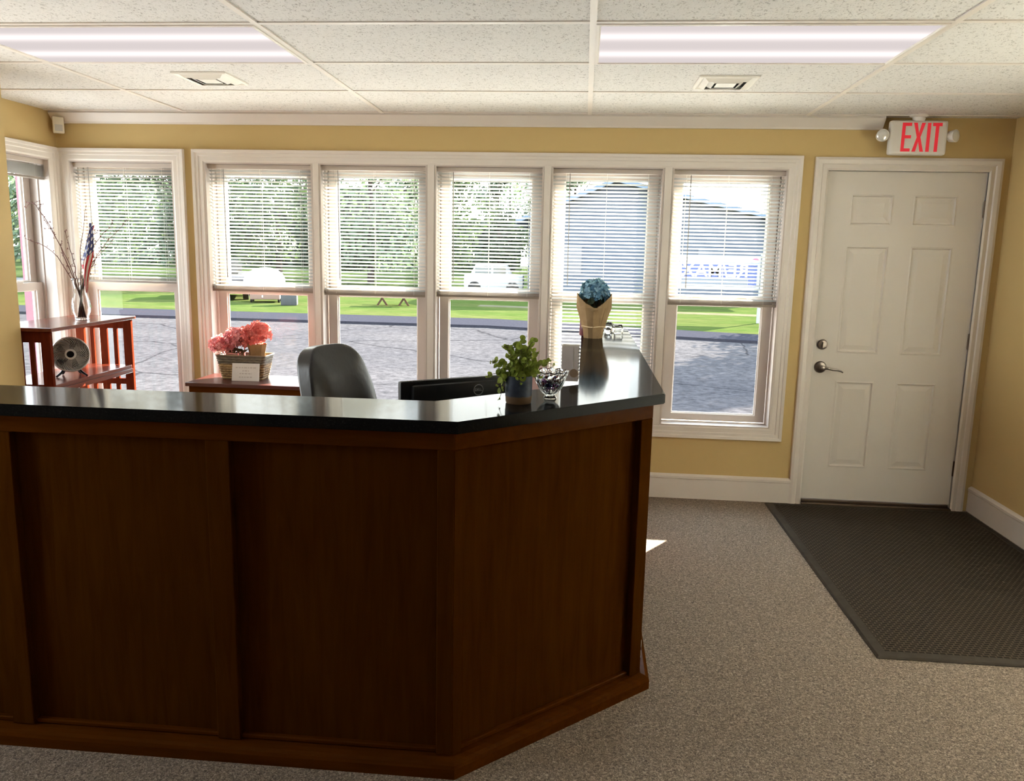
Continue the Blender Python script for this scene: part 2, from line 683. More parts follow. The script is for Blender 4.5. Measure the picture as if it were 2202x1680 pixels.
def window(idx, u0, u1, fn, label):
    z0, z1 = WZ0, WZ1
    bm = bmesh.new()
    e = .0015
    # jamb liner with two tracks
    ring(bm, u0 + e, u1 - e, z0 + e, z1 - e, [(0, -.012), (-.010, -.012), (-.010, .06), (-.018, .062), (-.018, .072), (-.012, .074), (-.012, .128), (-.020, .130), (-.020, .150), (0, .150)], fn)
    o = struct(obj('window_%d' % idx, bm, SASH), label)
    bm = bmesh.new()
    ring(bm, u0 + e, u1 - e, z0 + e, z1 - e, [(-.0005, .152), (-.006, .152), (-.007, .20), (.022, .215), (.022, .203), (-.0005, .20)] if idx != 1 else [(-.0005, .152), (-.008, .152), (-.008, .212), (.03, .212), (.03, .203), (-.0005, .203)], fn)
    obj('exterior_frame', bm, MAROON, o)

    def sash(name, a, b, c, d, w0, t, tb, tt):
        bm = bmesh.new()
        w1 = w0 + .034
        # stiles and rails with a glazing bevel
        def bar(ua, ub, va, vb):
            vs = [bm.verts.new(fn(x, z, w)) for w in (w0, w1) for z in (va, vb) for x in (ua, ub)]
            for f in ((0, 2, 3, 1), (4, 5, 7, 6), (0, 1, 5, 4), (1, 3, 7, 5), (3, 2, 6, 7), (2, 0, 4, 6)):
                bm.faces.new([vs[i] for i in f])
        bar(a, a + t, c, d)
        bar(b - t, b, c, d)
        bar(a + t, b - t, c, c + tb)
        bar(a + t, b - t, d - tt, d)
        ring(bm, a + t + .008, b - t - .008, c + tb + .008, d - tt - .008, [(.010, w0 + .004), (.0, w0 + .014), (.0, w1 - .014), (.010, w1 - .004)], fn)
        s = obj(name, bm, SASH, o)
        bm = bmesh.new()
        g = .004
        wg = w0 + .017
        vs = [bm.verts.new(fn(x, z, wg + dw)) for dw in (-.0015, .0015) for z in (c + tb + g, d - tt - g) for x in (a + t + g, b - t - g)]
        for f in ((0, 2, 3, 1), (4, 5, 7, 6), (0, 1, 5, 4), (1, 3, 7, 5), (3, 2, 6, 7), (2, 0, 4, 6)):
            bm.faces.new([vs[i] for i in f])
        obj('pane', bm, GLASS, s)
        return s
    sash('lower_sash', u0 + .021, u1 - .021, z0 + .022, 1.245, .078, .056, .042, .046)
    sash('upper_sash', u0 + .021, u1 - .021, 1.212, z1 - .022, .114, .056, .040, .048)
    bm = bmesh.new()
    for k in (.3, .7):                    # sash locks on the meeting rail
        uu = u0 + (u1 - u0) * k
        vs = [bm.verts.new(fn(uu + dx, 1.246 + dz, .085 + dw)) for dw in (0, .02) for dz in (0, .012) for dx in (-.03, .03)]
        for f in ((0, 2, 3, 1), (4, 5, 7, 6), (0, 1, 5, 4), (1, 3, 7, 5), (3, 2, 6, 7), (2, 0, 4, 6)):
            bm.faces.new([vs[i] for i in f])
    obj('sash_lock', bm, WHITEP, o)
    return o


window(1, SIDE[0], SIDE[1], side_fn, 'white sash window in the short left wall')
window(2, SINGLE[0], SINGLE[1], back_fn, 'white single sash window between the corner and the bank of five')
for k, (a, b) in enumerate(UNITS):
    window(3 + k, a, b, back_fn, ['leftmost', 'second from left', 'middle', 'fourth from left', 'rightmost'][k] + ' white sash window of the bank of five')


bm = bmesh.new()
ring(bm, RWIN_FILL[0], RWIN_FILL[1], WZ0, WZ1, CASE, lambda u, v, w: (XR + w, u, v))
struct(obj('trim_5', bm, TRIM), 'white casing of the unseen window added for light in the right wall')
bm = bmesh.new()
ring(bm, RWIN_FILL[0] + .002, RWIN_FILL[1] - .002, WZ0 + .002, WZ1 - .002, [(0, .09), (-.06, .09), (-.06, .13), (0, .13)], lambda u, v, w: (XR + w, u, v))
ow = struct(obj('window_8', bm, SASH), 'fixed window in the right wall')
bm = bmesh.new()
box(bm, XR + .108, XR + .112, RWIN_FILL[0] + .055, RWIN_FILL[1] - .055, WZ0 + .055, WZ1 - .055)
obj('pane', bm, GLASS, ow)
for idx_, (u0_, u1_), fn_, lb_ in ((9, LWIN_FILL, lambda u, v, w: (XP - w, u, v), 'unseen window added for light in the near left wall'),
                                    (10, LWIN2_FILL, lambda u, v, w: (XP - w, u, v), 'unseen window added for light in the left wall on the staff side of the desk')):
    bm = bmesh.new()
    ring(bm, u0_, u1_, WZ0, WZ1, CASE, fn_)
    struct(obj('trim_%d' % (idx_ - 3), bm, TRIM), 'white casing of the ' + lb_)
    bm = bmesh.new()
    ring(bm, u0_ + .002, u1_ - .002, WZ0 + .002, WZ1 - .002, [(0, .09), (-.06, .09), (-.06, .13), (0, .13)], fn_)
    ow = struct(obj('window_%d' % idx_, bm, SASH), lb_)
    bm = bmesh.new()
    bm.faces.new([bm.verts.new(fn_(u, v, .11)) for u, v in ((u0_ + .055, WZ0 + .055), (u1_ - .055, WZ0 + .055), (u1_ - .055, WZ1 - .055), (u0_ + .055, WZ1 - .055))])
    obj('pane', bm, GLASS, ow)
SHADE = Mat('white fill shade cloth', (.9, .89, .85), .9)
_tr = SHADE.n.new('ShaderNodeBsdfTranslucent')
_tr.inputs['Color'].default_value = (.92, .90, .85, 1)
_mx = SHADE.n.new('ShaderNodeMixShader')
_mx.inputs[0].default_value = .50
SHADE.l.new(SHADE.b.outputs[0], _mx.inputs[1])
SHADE.l.new(_tr.outputs[0], _mx.inputs[2])
SHADE.l.new(_mx.outputs[0], SHADE.n['Material Output'].inputs['Surface'])
ts = thing('fill_roller_shade', 'white roller shade added out of view to spread sunlight', 'shade', (XR + .045, (RWIN_FILL[0] + RWIN_FILL[1]) / 2, WZ1))  # sunlit cloth added as a soft fill source
bm = bmesh.new()
hw_ = (RWIN_FILL[1] - RWIN_FILL[0]) / 2 - .012
box(bm, -.0004, .0004, -hw_, hw_, WZ0 - WZ1 + .03, -.02)
obj('shade_cloth', bm, SHADE.m, ts)
bm = bmesh.new()
tube(bm, [(0, -hw_, -.022), (0, hw_, -.022)], .018, 14)
obj('roller', bm, TRIM, ts)

# ---- blinds
def blind(u0, u1, zbot, fn, label, raised=False, group='white mini blinds in the windows', tilt=21):
    a, b = u0 + .012, u1 - .012
    um = (u0 + u1) / 2
    loc = fn(um, 1.97, .035)
    rotz = 0
    t = thing('venetian_blind', label, 'blind', (0, 0, 0), 0, None)

    def bx(bm, ua, ub, wa, wb, va, vb):
        vs = [bm.verts.new(fn(x, z, w)) for w in (wa, wb) for z in (va, vb) for x in (ua, ub)]
        for f in ((0, 2, 3, 1), (4, 5, 7, 6), (0, 1, 5, 4), (1, 3, 7, 5), (3, 2, 6, 7), (2, 0, 4, 6)):
            bm.faces.new([vs[i] for i in f])
    bm = bmesh.new()
    bx(bm, a, b, .018, .050, 1.964, 1.990)
    obj('headrail', bm, HEAD, t)
    top = 1.955
    bm = bmesh.new()
    pitch = .0213
    if raised:
        zs = [zbot + .016 + .0024 * i for i in range(28)]
        tl = 0
    else:
        n = int((top - zbot - .035) / pitch)
        zs = [zbot + .038 + pitch * i for i in range(n + 1)]
        tl = R(tilt)
    for z in zs:
        prev = None
        for s in (-1, -.33, .33, 1):
            wv, zz = s * .0125, (.0022 * (1 - s * s))
            # inner edge high, outer edge low
            dw = wv * math.cos(tl) + zz * math.sin(tl)
            dz = -wv * math.sin(tl) + zz * math.cos(tl)
            cur = [bm.verts.new(fn(x, z + dz, .034 + dw)) for x in (a, b)]
            if prev:
                bm.faces.new((prev[0], prev[1], cur[1], cur[0]))
            prev = cur
    obj('slats', bm, WHITEP if raised else SLAT, t, smooth=True)
    bm = bmesh.new()
    if raised:
        bx(bm, a, b, .020, .048, zbot, zbot + .012)
    else:
        bx(bm, a, b, .020, .048, zbot, zbot + .014)
        for i in range(4):                 # few spare slats lying on the rail
            bx(bm, a, b, .0215 + .001 * (i % 2), .0465, zbot + .0165 + i * .0045, zbot + .0185 + i * .0045)
    obj('bottom_rail', bm, RAIL, t)
    for k in (.12, .5, .88):
        bm = bmesh.new()
        uu = a + (b - a) * k
        for w in (.0205, .0475):
            tube(bm, [fn(uu, zbot + .01, w), fn(uu, 1.965, w)], .0007, 5)
        obj('ladder_cord', bm, CORD, t)
    bm = bmesh.new()
    zw = max(zbot + .02, 1.30)
    tube(bm, [fn(a + .10, 1.962, .014), fn(a + .104, zw, .012)], .0028, 6)
    obj('wand', bm, WAND, t)
    return t


BZ = [1.212, 1.205, 1.212, .50, 1.200]
blind(SIDE[0], SIDE[1], 1.872, side_fn, 'raised white blind bunched at the top of the side window', True)
blind(SINGLE[0], SINGLE[1], 1.248, back_fn, 'white mini blind in the single window left of the bank of five')
BL = ['white mini blind behind the pink flower basket, leftmost of the bank of five',
      'white mini blind in the window right of the black office chair, second of the five',
      'white mini blind in the middle window of the bank, above the leafy plant',
      'white mini blind lowered to the sill behind the blue flowers, longest of the blinds',
      'white mini blind in the window nearest the door']
for (a, b), z, lb in zip(UNITS, BZ, BL):
    blind(a, b, z, back_fn, lb)

# ---- the door
def door():
    x0, x1, z0, z1 = DOOR[0] + .006, DOOR[1] - .006, .032, 1.993
    y0 = YW + .006
    d = .044
    panels = [(1.527, 1.767, 1.69, 1.865), (1.877, 2.120, 1.69, 1.865), (1.522, 1.763, .940, 1.572), (1.888, 2.122, .940, 1.572), (1.533, 1.757, .238, .772), (1.884, 2.112, .238, .772)]
    us = sorted({x0, x1, *[v for p in panels for v in p[:2]]})
    vs = sorted({z0, z1, *[v for p in panels for v in p[2:]]})
    bm = bmesh.new()
    wall_grid(bm, us, vs, panels, lambda a, b, c, e: box(bm, a, b, y0, y0 + d, c, e))
    bmesh.ops.remove_doubles(bm, verts=bm.verts, dist=1e-5)
    for a, b, c, e in panels:
        ring(bm, a, b, c, e, [(.001, 0), (-.008, -.003), (-.014, .008), (-.022, .008), (-.048, .001)], lambda u, v, w: (u, y0 + w, v), closed=False)
        q = .048
        f = [bm.verts.new((u, y0 + .001, v)) for u, v in ((a + q, c + q), (b - q, c + q), (b - q, e - q), (a + q, e - q))]
        bm.faces.new(f)
        box(bm, a, b, y0 + .012, y0 + d - .004, c, e)
    o = struct(obj('door_1', bm, DOORP), 'white six panel door')
    bm = bmesh.new()
    prof = [(-.004, 0), (-.004, -.012), (.006, -.018), (.028, -.014), (.034, -.020), (.055, -.022), (.070, -.017), (.072, 0)]
    # casing on three sides only
    fn = lambda u, v, w: (u, YW + w, v)
    loops = []
    for dd, w in prof:
        loops.append([bm.verts.new(fn(u, v, w)) for u, v in ((DOOR[0] - dd, .0), (DOOR[0] - dd, DOOR[3] + dd), (DOOR[1] + dd, DOOR[3] + dd), (DOOR[1] + dd, .0))])
    for A, B in zip(loops, loops[1:]):
        for k in range(3):
            bm.faces.new((A[k], A[k + 1], B[k + 1], B[k]))
    box(bm, DOOR[0], DOOR[0] + .004, YW - .010, YW + .15, 0, DOOR[3])
    box(bm, DOOR[1] - .004, DOOR[1], YW - .010, YW + .15, 0, DOOR[3])
    box(bm, DOOR[0], DOOR[1], YW - .010, YW + .15, DOOR[3] - .004, DOOR[3])
    box(bm, DOOR[0] + .004, DOOR[0] + .02, YW + .054, YW + .07, 0, DOOR[3] - .004)
    box(bm, DOOR[1] - .02, DOOR[1] - .004, YW + .054, YW + .07, 0, DOOR[3] - .004)
    obj('door_frame', bm, TRIM, o)
    bm = bmesh.new()
    rbox(bm, DOOR[0] + .004, DOOR[1] - .004, YW - .035, YW + .12, 0, .014, .004)
    rbox(bm, DOOR[0] + .01, DOOR[1] - .01, YW + .0, YW + .10, .012, .028, .004)
    obj('threshold', bm, BRONZE, o)
    for z in (1.79, 1.03, .26):
        bm = bmesh.new()
        tube(bm, [(DOOR[1] - .003, YW - .004, z - .045), (DOOR[1] - .003, YW - .004, z + .045)], .0075, 10)
        for k in (-.047, .044):
            box(bm, DOOR[1] - .007, DOOR[1] + .001, YW - .008, YW, z + k, z + k + .004)
        obj('hinge', bm, BRONZE, o, smooth='auto')
    bm = bmesh.new()
    m = T(1.436, y0, .988) @ Matrix.Rotation(R(90), 4, 'X')
    lathe(bm, [(.0, 0), (.030, .0), (.031, .006), (.027, .014), (.020, .016), (.0, .0165)], 28, m, False)
    box(bm, 1.436 - .004, 1.436 + .004, y0 - .034, y0 - .012, .972, 1.004)
    obj('deadbolt', bm, CHROME, o, smooth='auto')
    bm = bmesh.new()
    m = T(1.436, y0, .852) @ Matrix.Rotation(R(90), 4, 'X')
    lathe(bm, [(.0, 0), (.036, .0), (.036, .005), (.030, .014), (.014, .018), (.012, .040), (.015, .048), (.012, .058), (0, .06)], 28, m, False)
    tube(bm, [(1.436, y0 - .050, .852), (1.465, y0 - .054, .851), (1.495, y0 - .054, .844), (1.522, y0 - .052, .842), (1.545, y0 - .050, .836), (1.556, y0 - .050, .829)], .0085, 10, .0045)
    obj('door_handle', bm, CHROME, o, smooth='auto')


door()

# ---- ceiling lights
def ceiling_light(col, row, label, group):
    x0, x1 = GX_at(col) + .012, GX_at(col) + 1.2192 - .012
    y1 = 3.588 + .6096 * row - .012
    y0 = y1 - .6096 + .024
    t = thing('ceiling_light', label, 'light', ((x0 + x1) / 2, (y0 + y1) / 2, H), 0, group)
    hx, hy = (x1 - x0) / 2, (y1 - y0) / 2
    bm = bmesh.new()
    ring(bm, -hx + .012, hx - .012, -hy + .012, hy - .012, [(.012, -.004), (.012, -.008), (.002, -.010), (-.004, -.006), (-.004, -.002)], lambda u, v, w: (u, v, w))
    obj('light_frame', bm, TRIM, t)
    bm = bmesh.new()
    box(bm, -hx + .012, hx - .012, -hy + .012, hy - .012, -.0055, -.0015)
    obj('lens', bm, LENS if row == 0 else LENS_FILL, t)
    return t


def GX_at(k):
    return k * 1.2192 + .002


ceiling_light(-2, 0, 'fluorescent ceiling light at the upper left, above the desk', 'fluorescent lights in the ceiling grid')
ceiling_light(0, 0, 'fluorescent ceiling light nearer the exit sign, right of the centre tee', 'fluorescent lights in the ceiling grid')
for c in (-2, 0):  # unseen lights added to brighten the room
    for r_ in (-4, -7):
        ceiling_light(c, r_, 'fluorescent fill light added out of view', 'fluorescent fill lights added out of the frame')

# ---- ceiling diffusers
VENTM = mottled('white enamelled steel', (.74, .71, .65), (.78, .75, .69), 6, .4)
DARK = Mat('dark duct', (.02, .018, .016), .9).m


def vent(x, y, label):
    t = thing('ceiling_vent', label, 'vent', (x, y, H), 0, 'square ceiling vents')
    fn = lambda u, v, w: (u, v, w)
    bm = bmesh.new()
    s = .13
    ring(bm, -s, s, -s, s, [(.004, -.0005), (.003, -.007), (-.003, -.010), (-.008, -.010), (-.020, -.003), (-.020, -.0005)], fn)
    obj('vent_frame', bm, VENTM, t)
    bm = bmesh.new()
    for k, q in ((0, .100), (1, .072)):
        ring(bm, -q, q, -q, q, [(.010, -.004), (-.014, -.020), (-.016, -.019), (.008, -.003)], fn)
    obj('louver', bm, VENTM, t)
    bm = bmesh.new()
    q = .045
    vs = [bm.verts.new(p) for p in ((-q, -q, -.018), (q, -q, -.018), (q, q, -.018), (-q, q, -.018), (0, 0, -.002))]
    bm.faces.new(vs[:4])
    for i in range(4):
        bm.faces.new((vs[i], vs[(i + 1) % 4], vs[4]))
    obj('centre_cone', bm, VENTM, t)
    bm = bmesh.new()
    box(bm, -s + .01, s - .01, -s + .01, s - .01, -.0015, -.0005)
    obj('duct_opening', bm, DARK, t)


vent(-1.825, 3.90, 'square ceiling vent above the leftmost windows of the bank')
vent(.620, 3.95, 'square ceiling vent in front of the right hand light')

# ---- motion sensor
t = thing('motion_sensor', 'small cream motion sensor high in the left corner', 'sensor', (-3.273, 4.873, 2.205), R(38))
bm = bmesh.new()
rbox(bm, -.031, .031, -.045, -.005, -.048, .048, .006)
obj('housing', bm, CREAM, t, smooth='auto')
bm = bmesh.new()
rbox(bm, -.021, .021, -.048, -.044, -.036, .002, .001)
obj('lens', bm, Mat('grey sensor lens', (.55, .55, .52), .3).m, t)['label'] = 'grey sensor window'

# ---- exit sign
def exit_sign():
    t = thing('exit_sign', 'white exit sign with red letters and two lamp heads over the door', 'sign', (1.822, 4.80, 2.168))
    bm = bmesh.new()
    rbox(bm, -.155, .155, -.022, .022, -.095, .092, .020, seg=4)
    obj('housing', bm, WHITEP, t, smooth='auto')
    RED = Mat('red sign face', (.62, .014, .035), .5)
    RED.b.inputs['Emission Color'].default_value = (.9, .02, .04, 1)
    RED.b.inputs['Emission Strength'].default_value = .16
    yf = -.0235
    def stroke(bm, pts):
        vs = [bm.verts.new((x, yf + dy, z)) for dy in (0, .004) for x, z in pts]
        n = len(pts)
        bm.faces.new(vs[:n]); bm.faces.new(list(reversed(vs[n:])))
        for i in range(n):
            bm.faces.new((vs[i], vs[(i + 1) % n], vs[n + (i + 1) % n], vs[n + i]))
    hh = .077
    w = .017
    def rect(bm, x0, x1, z0, z1):
        stroke(bm, [(x0, z0), (x1, z0), (x1, z1), (x0, z1)])
    bm = bmesh.new()
    rect(bm, -.092, -.092 + w, -hh, hh)
    for z in (-hh, -w / 2 + .002, hh - w):
        rect(bm, -.092 + w, -.042, z, z + w)
    obj('letter_e', bm, RED.m, t)
    bm = bmesh.new()
    stroke(bm, [(-.032, -hh), (-.013, -hh), (-.001, -.022), (.011, -hh), (.030, -hh), (.0085, 0), (.030, hh), (.011, hh), (-.001, .022), (-.013, hh), (-.032, hh), (-.0105, 0)])
    obj('letter_x', bm, RED.m, t)
    bm = bmesh.new()
    rect(bm, .042, .060, -hh, hh)
    obj('letter_i', bm, RED.m, t)
    bm = bmesh.new()
    rect(bm, .070, .120, hh - w, hh)
    rect(bm, .086, .104, -hh, hh - w)
    obj('letter_t', bm, RED.m, t)
    bm = bmesh.new()
    lathe(bm, [(.05, .1215), (.05, .116), (.035, .108), (.03, .088)], 24, None)
    obj('mount', bm, WHITEP, t, smooth='auto')
    LENSG = Mat('clear lamp lens', (.75, .75, .72), .15, Metallic=.4).m
    for sx, rz in ((-1, R(-8)), (1, R(35))):
        m = T(sx * .190, -.005, .010) @ Matrix.Rotation(rz, 4, 'Z') @ Matrix.Rotation(R(90), 4, 'X')
        bm = bmesh.new()
        lathe(bm, [(.012, -.035), (.030, -.02), (.034, .012), (.034, .016), (.031, .016)], 24, m)
        tube(bm, [(sx * .150, 0, .005), (sx * .175, .004, .008)], .010, 10)
        h_ = obj('lamp_head', bm, WHITEP, t, smooth='auto')
        bm = bmesh.new()
        lathe(bm, [(.031, .0165), (.026, .021), (.014, .024), (.0, .025)], 24, m, False)
        obj('lamp_lens', bm, LENSG, h_, smooth='auto')


exit_sign()

# ================================================================ reception desk
def offset_poly(pts, d):
    """offset an open polyline to its left by d"""
    out = []
    n = len(pts)
    for i in range(n):
        p = Vector(pts[i])
        if i == 0:
            t = (Vector(pts[1]) - p).normalized()
            out.append(p + Vector((-t.y, t.x)) * d)
        elif i == n - 1:
            t = (p - Vector(pts[i - 1])).normalized()
            out.append(p + Vector((-t.y, t.x)) * d)
        else:
            a = (p - Vector(pts[i - 1])).normalized()
            b = (Vector(pts[i + 1]) - p).normalized()
            nb = (Vector((-a.y, a.x)) + Vector((-b.y, b.x))).normalized()
            out.append(p + nb * d / nb.dot(Vector((-a.y, a.x))))
    return [tuple(v) for v in out]


CZ = 1.045
XD0 = XP + .004
outer = [(XD0, 2.035), (-.315, 2.035), (.280, 2.600), (.280, 4.862)]
desk = thing('reception_desk', 'dark cherry panelled reception desk with polished granite top and angled corner', 'desk', (-1.0, 2.2, 0))
DM = T(1.0, -2.2, 0)


def dobj(name, bm, mat, smooth=False):
    return obj(name, bm, mat, desk, smooth, DM)


# granite transaction top
inn = offset_poly(outer, .281)
bm = bmesh.new()
prism(bm, outer + list(reversed(inn)), CZ - .034, CZ)
bmesh.ops.bevel(bm, geom=[e for e in bm.edges if abs(e.verts[0].co.z - e.verts[1].co.z) < 1e-6], offset=.003, segments=2, affect='EDGES')
dobj('granite_top', bm, GRANITE)
# carcass behind the face frame
face = offset_poly(outer, .035)
rec = offset_poly(outer, .035 + .028)
back = offset_poly(outer, .16)
bm = bmesh.new()
prism(bm, rec + list(reversed(back)), .05, CZ - .0345)
dobj('carcass', bm, CHERRY)


def face_run(p, q, stiles, top=.958):
    """face frame on one straight run from p to q: stiles are (from, to) distances"""
    p, q = Vector((*p, 0)), Vector((*q, 0))
    t = (q - p).normalized()
    nrm = Vector((t.y, -t.x, 0))
    L = (q - p).length
    def bar(bm, a, b, z0, z1, d0=.0275, d1=0.0, bev=.002):
        m = Matrix((t, -nrm, Vector((0, 0, 1)))).transposed().to_4x4()
        m.translation = p
        rbox(bm, a, b, d1, d0, z0, z1, bev, m, 1)
    bm = bmesh.new()
    bar(bm, 0, L, top, CZ - .0345)
    dobj('top_rail', bm, CHERRYX)
    for a, b in stiles:
        bm = bmesh.new()
        bar(bm, a, b, .052, top - .0003)
        dobj('stile', bm, CHERRY)
    bm = bmesh.new()
    edges = [x for s in stiles for x in s][1:-1]
    for a, b in zip(edges[::2], edges[1::2]):
        bar(bm, a + .001, b - .001, .052, .066, .0275, .010, .003)
    dobj('bead', bm, CHERRYX)


fa, fb, fc, fd = face
xs0 = fa[0]
st = []
k = 0
for xr in (-.960, -1.603, -2.246, -2.889):
    st.append((xr - .068 - xs0, xr - xs0))
st = [s for s in reversed(st) if s[0] > .01]
st = [(0, .01)] + st + [(-.376 - xs0, fb[0] - xs0)]
face_run(fa, fb, st)
Ld = (Vector(fc) - Vector(fb)).length
face_run(fb, fc, [(0, .035), (Ld - .052, Ld)])
Lr = fd[1] - fc[1]
face_run(fc, fd, [(0, .06)] + [(x, x + .068) for x in (.69, 1.36)] + [(Lr - .06, Lr)])
# shoe moulding
base_o = offset_poly(outer, -.018 + .004)
bm = bmesh.new()
prev = None
prof = [(.0, 0), (.0, .030), (.004, .040), (.014, .046), (.030, .050), (.060, .0505)]
rows = []
base0 = offset_poly(outer, .002)
for d, z in prof:
    pl = offset_poly(outer, .002 + d)
    rows.append([bm.verts.new((x, y, z)) for x, y in pl])
for A, B in zip(rows, rows[1:]):
    for i in range(len(A) - 1):
        bm.faces.new((A[i], A[i + 1], B[i + 1], B[i]))
dobj('base_moulding', bm, CHERRYX)
# inside: writing surface and pedestal on the staff side
bm = bmesh.new()
wi = offset_poly(outer, .161)
wo = offset_poly(outer, .62)
prism(bm, wi + list(reversed(wo)), .71, .74)
dobj('work_surface', bm, MAHOG)
for q_ in ((-2.30, -1.85, 2.20, 2.62), (-.20, .11, 4.0, 4.5)):
    bm = bmesh.new()
    box(bm, *q_, .0, .709)
    dobj('pedestal', bm, CHERRY)

# outlet on the desk side, low near the corner
t = thing('power_outlet', 'white electrical outlet cover low on the desk side by the corner', 'outlet', (.2455, 2.735, .085))
bm = bmesh.new()
rbox(bm, 0, .006, -.036, .036, -.055, .055, .002)
obj('cover_plate', bm, WHITEP, t)
bm = bmesh.new()
for z in (-.02, .02):
    rbox(bm, .0055, .010, -.016, .016, z - .014, z + .014, .002)
obj('socket', bm, WHITEP, t)

# ---- monitor
def monitor():
    a, b = Vector((-.573, 2.491, 0)), Vector((-.222, 2.746, 0))
    d = (b - a).normalized()
    L = .465
    c = a + d * (L / 2)
    rz = math.atan2(d.y, d.x)
    t = thing('computer_monitor', 'black computer monitor seen from behind over the desk top', 'monitor', (c.x, c.y, .74), rz)
    bm = bmesh.new()
    rbox(bm, -L / 2, L / 2, .002, .026, .055, .330, .008)
    rbox(bm, -L / 2 + .035, L / 2 - .035, -.022, .004, .075, .318, .012)
    obj('back_shell', bm, BLACKP, t, smooth='auto')
    bm = bmesh.new()
    box(bm, -L / 2 + .012, L / 2 - .012, .0262, .0268, .070, .318)
    obj('screen', bm, Mat('dark screen', (.02, .02, .025), .1).m, t)
    bm = bmesh.new()
    rbox(bm, -.03, .03, -.035, -.005, .010, .16, .006)
    obj('stand_neck', bm, BLACKP, t)
    bm = bmesh.new()
    rbox(bm, -.11, .11, -.09, .07, .0, .012, .004)
    obj('stand_base', bm, BLACKP, t)
    SIL = Mat('silver logo', (.55, .55, .56), .3, Metallic=.8).m
    bm = bmesh.new()
    m = T(.040, -.0225, .290) @ Matrix.Rotation(R(90), 4, 'X')
    lathe(bm, [(.0165, 0), (.0165, .001), (.0185, .001), (.0185, 0)], 40, m, False)
    obj('logo_ring', bm, SIL, t)
    text_mesh('logo_lettering', 'DELL', .0125, .0004, SIL, t, T(.040, -.0228, .290) @ FACE, .0002)


monitor()

# ---- office chair
LEATHER = mottled('black leather', (.004, .004, .0045), (.007, .007, .008), 40, .30, .15, Specular_IOR_Level=.45)


def office_chair():
    f = Vector((.93, -.37))
    rz = math.atan2(f.y, f.x) + PI / 2            # local -Y is the way it faces
    t = thing('office_chair', 'black leather office chair behind the desk', 'chair', (-.775, 3.20, 0), rz)

    def cushion(w, d, h, mtx, levels=3, k=None):
        b2 = bmesh.new()
        bmesh.ops.create_cube(b2, size=1)
        bmesh.ops.subdivide_edges(b2, edges=b2.edges, cuts=5, use_grid_fill=True)
        for v in b2.verts:
            x, y, z = v.co * 2
            # rounded slab
            p = 5.0
            n = (abs(x) ** p + abs(z) ** p) ** (1 / p)
            if n > 0:
                s = max(abs(x), abs(z)) / n
                x, z = x * s, z * s
            edge = max(abs(x), abs(z))
            yy = y * (1 - .45 * edge ** 4)
            v.co = Vector((x * w / 2, yy * d / 2, z * h / 2))
            if k:
                v.co = k(v.co)
        bmesh.ops.transform(b2, matrix=mtx, verts=b2.verts)
        return b2
    def shape(co):
        z = co.z / .36
        co.x *= 1 - .20 * max(0, z) ** 2
        co.y += .05 * z * z + .02 * math.cos(co.x * 6)
        return co
    bm = cushion(.43, .13, .72, T(0, .235, .735) @ Matrix.Rotation(R(-8), 4, 'X'), k=shape)
    o = obj('backrest', bm, LEATHER, t, smooth=True)
    o.modifiers.new('sub', 'SUBSURF').render_levels = 2
    bm = cushion(.52, .50, .13, T(0, 0, .46), k=None)
    o = obj('seat', bm, LEATHER, t, smooth=True)
    o.modifiers.new('sub', 'SUBSURF').render_levels = 2
    for s in (-1, 1):
        bm = bmesh.new()
        tube(bm, [(s * .25, .20, .46), (s * .30, .19, .60), (s * .30, .12, .68), (s * .30, -.06, .69), (s * .30, -.15, .66), (s * .28, -.16, .48)], .018, 10)
        obj('armrest', bm, BLACKP, t, smooth='auto')
    bm = bmesh.new()
    lathe(bm, [(.03, .10), (.03, .25), (.022, .25), (.022, .41)], 16)
    obj('gas_lift', bm, CHROME, t, smooth='auto')
    for k in range(5):
        a = 2 * PI * k / 5
        ca, sa = math.cos(a), math.sin(a)
        bm = bmesh.new()
        tube(bm, [(0, 0, .11), (ca * .15, sa * .15, .10), (ca * .29, sa * .29, .075)], .024, 8, .014)
        leg = obj('base_leg', bm, BLACKP, t, smooth='auto')
        bm = bmesh.new()
        m = T(ca * .30, sa * .30, .03) @ Matrix.Rotation(a, 4, 'Z') @ Matrix.Rotation(R(90), 4, 'X')
        lathe(bm, [(.012, -.022), (.030, -.02), (.030, .02), (.012, .022)], 16, m)
        obj('caster', bm, BLACKP, leg, smooth='auto')


office_chair()

# ---- potted plant on the corner of the desk
def round_leaf(bm, c, nrm, r, up=None):
    nrm = nrm.normalized()
    a = nrm.orthogonal().normalized()
    b = nrm.cross(a)
    ph = random.random() * 6
    ctr = bm.verts.new(c - nrm * r * .22)
    vs = [bm.verts.new(c + a * r * math.cos(ph + 2 * PI * i / 9) + b * r * .9 * math.sin(ph + 2 * PI * i / 9) + nrm * random.uniform(-.06, .10) * r) for i in range(9)]
    for i in range(9):
        bm.faces.new((ctr, vs[i], vs[(i + 1) % 9]))


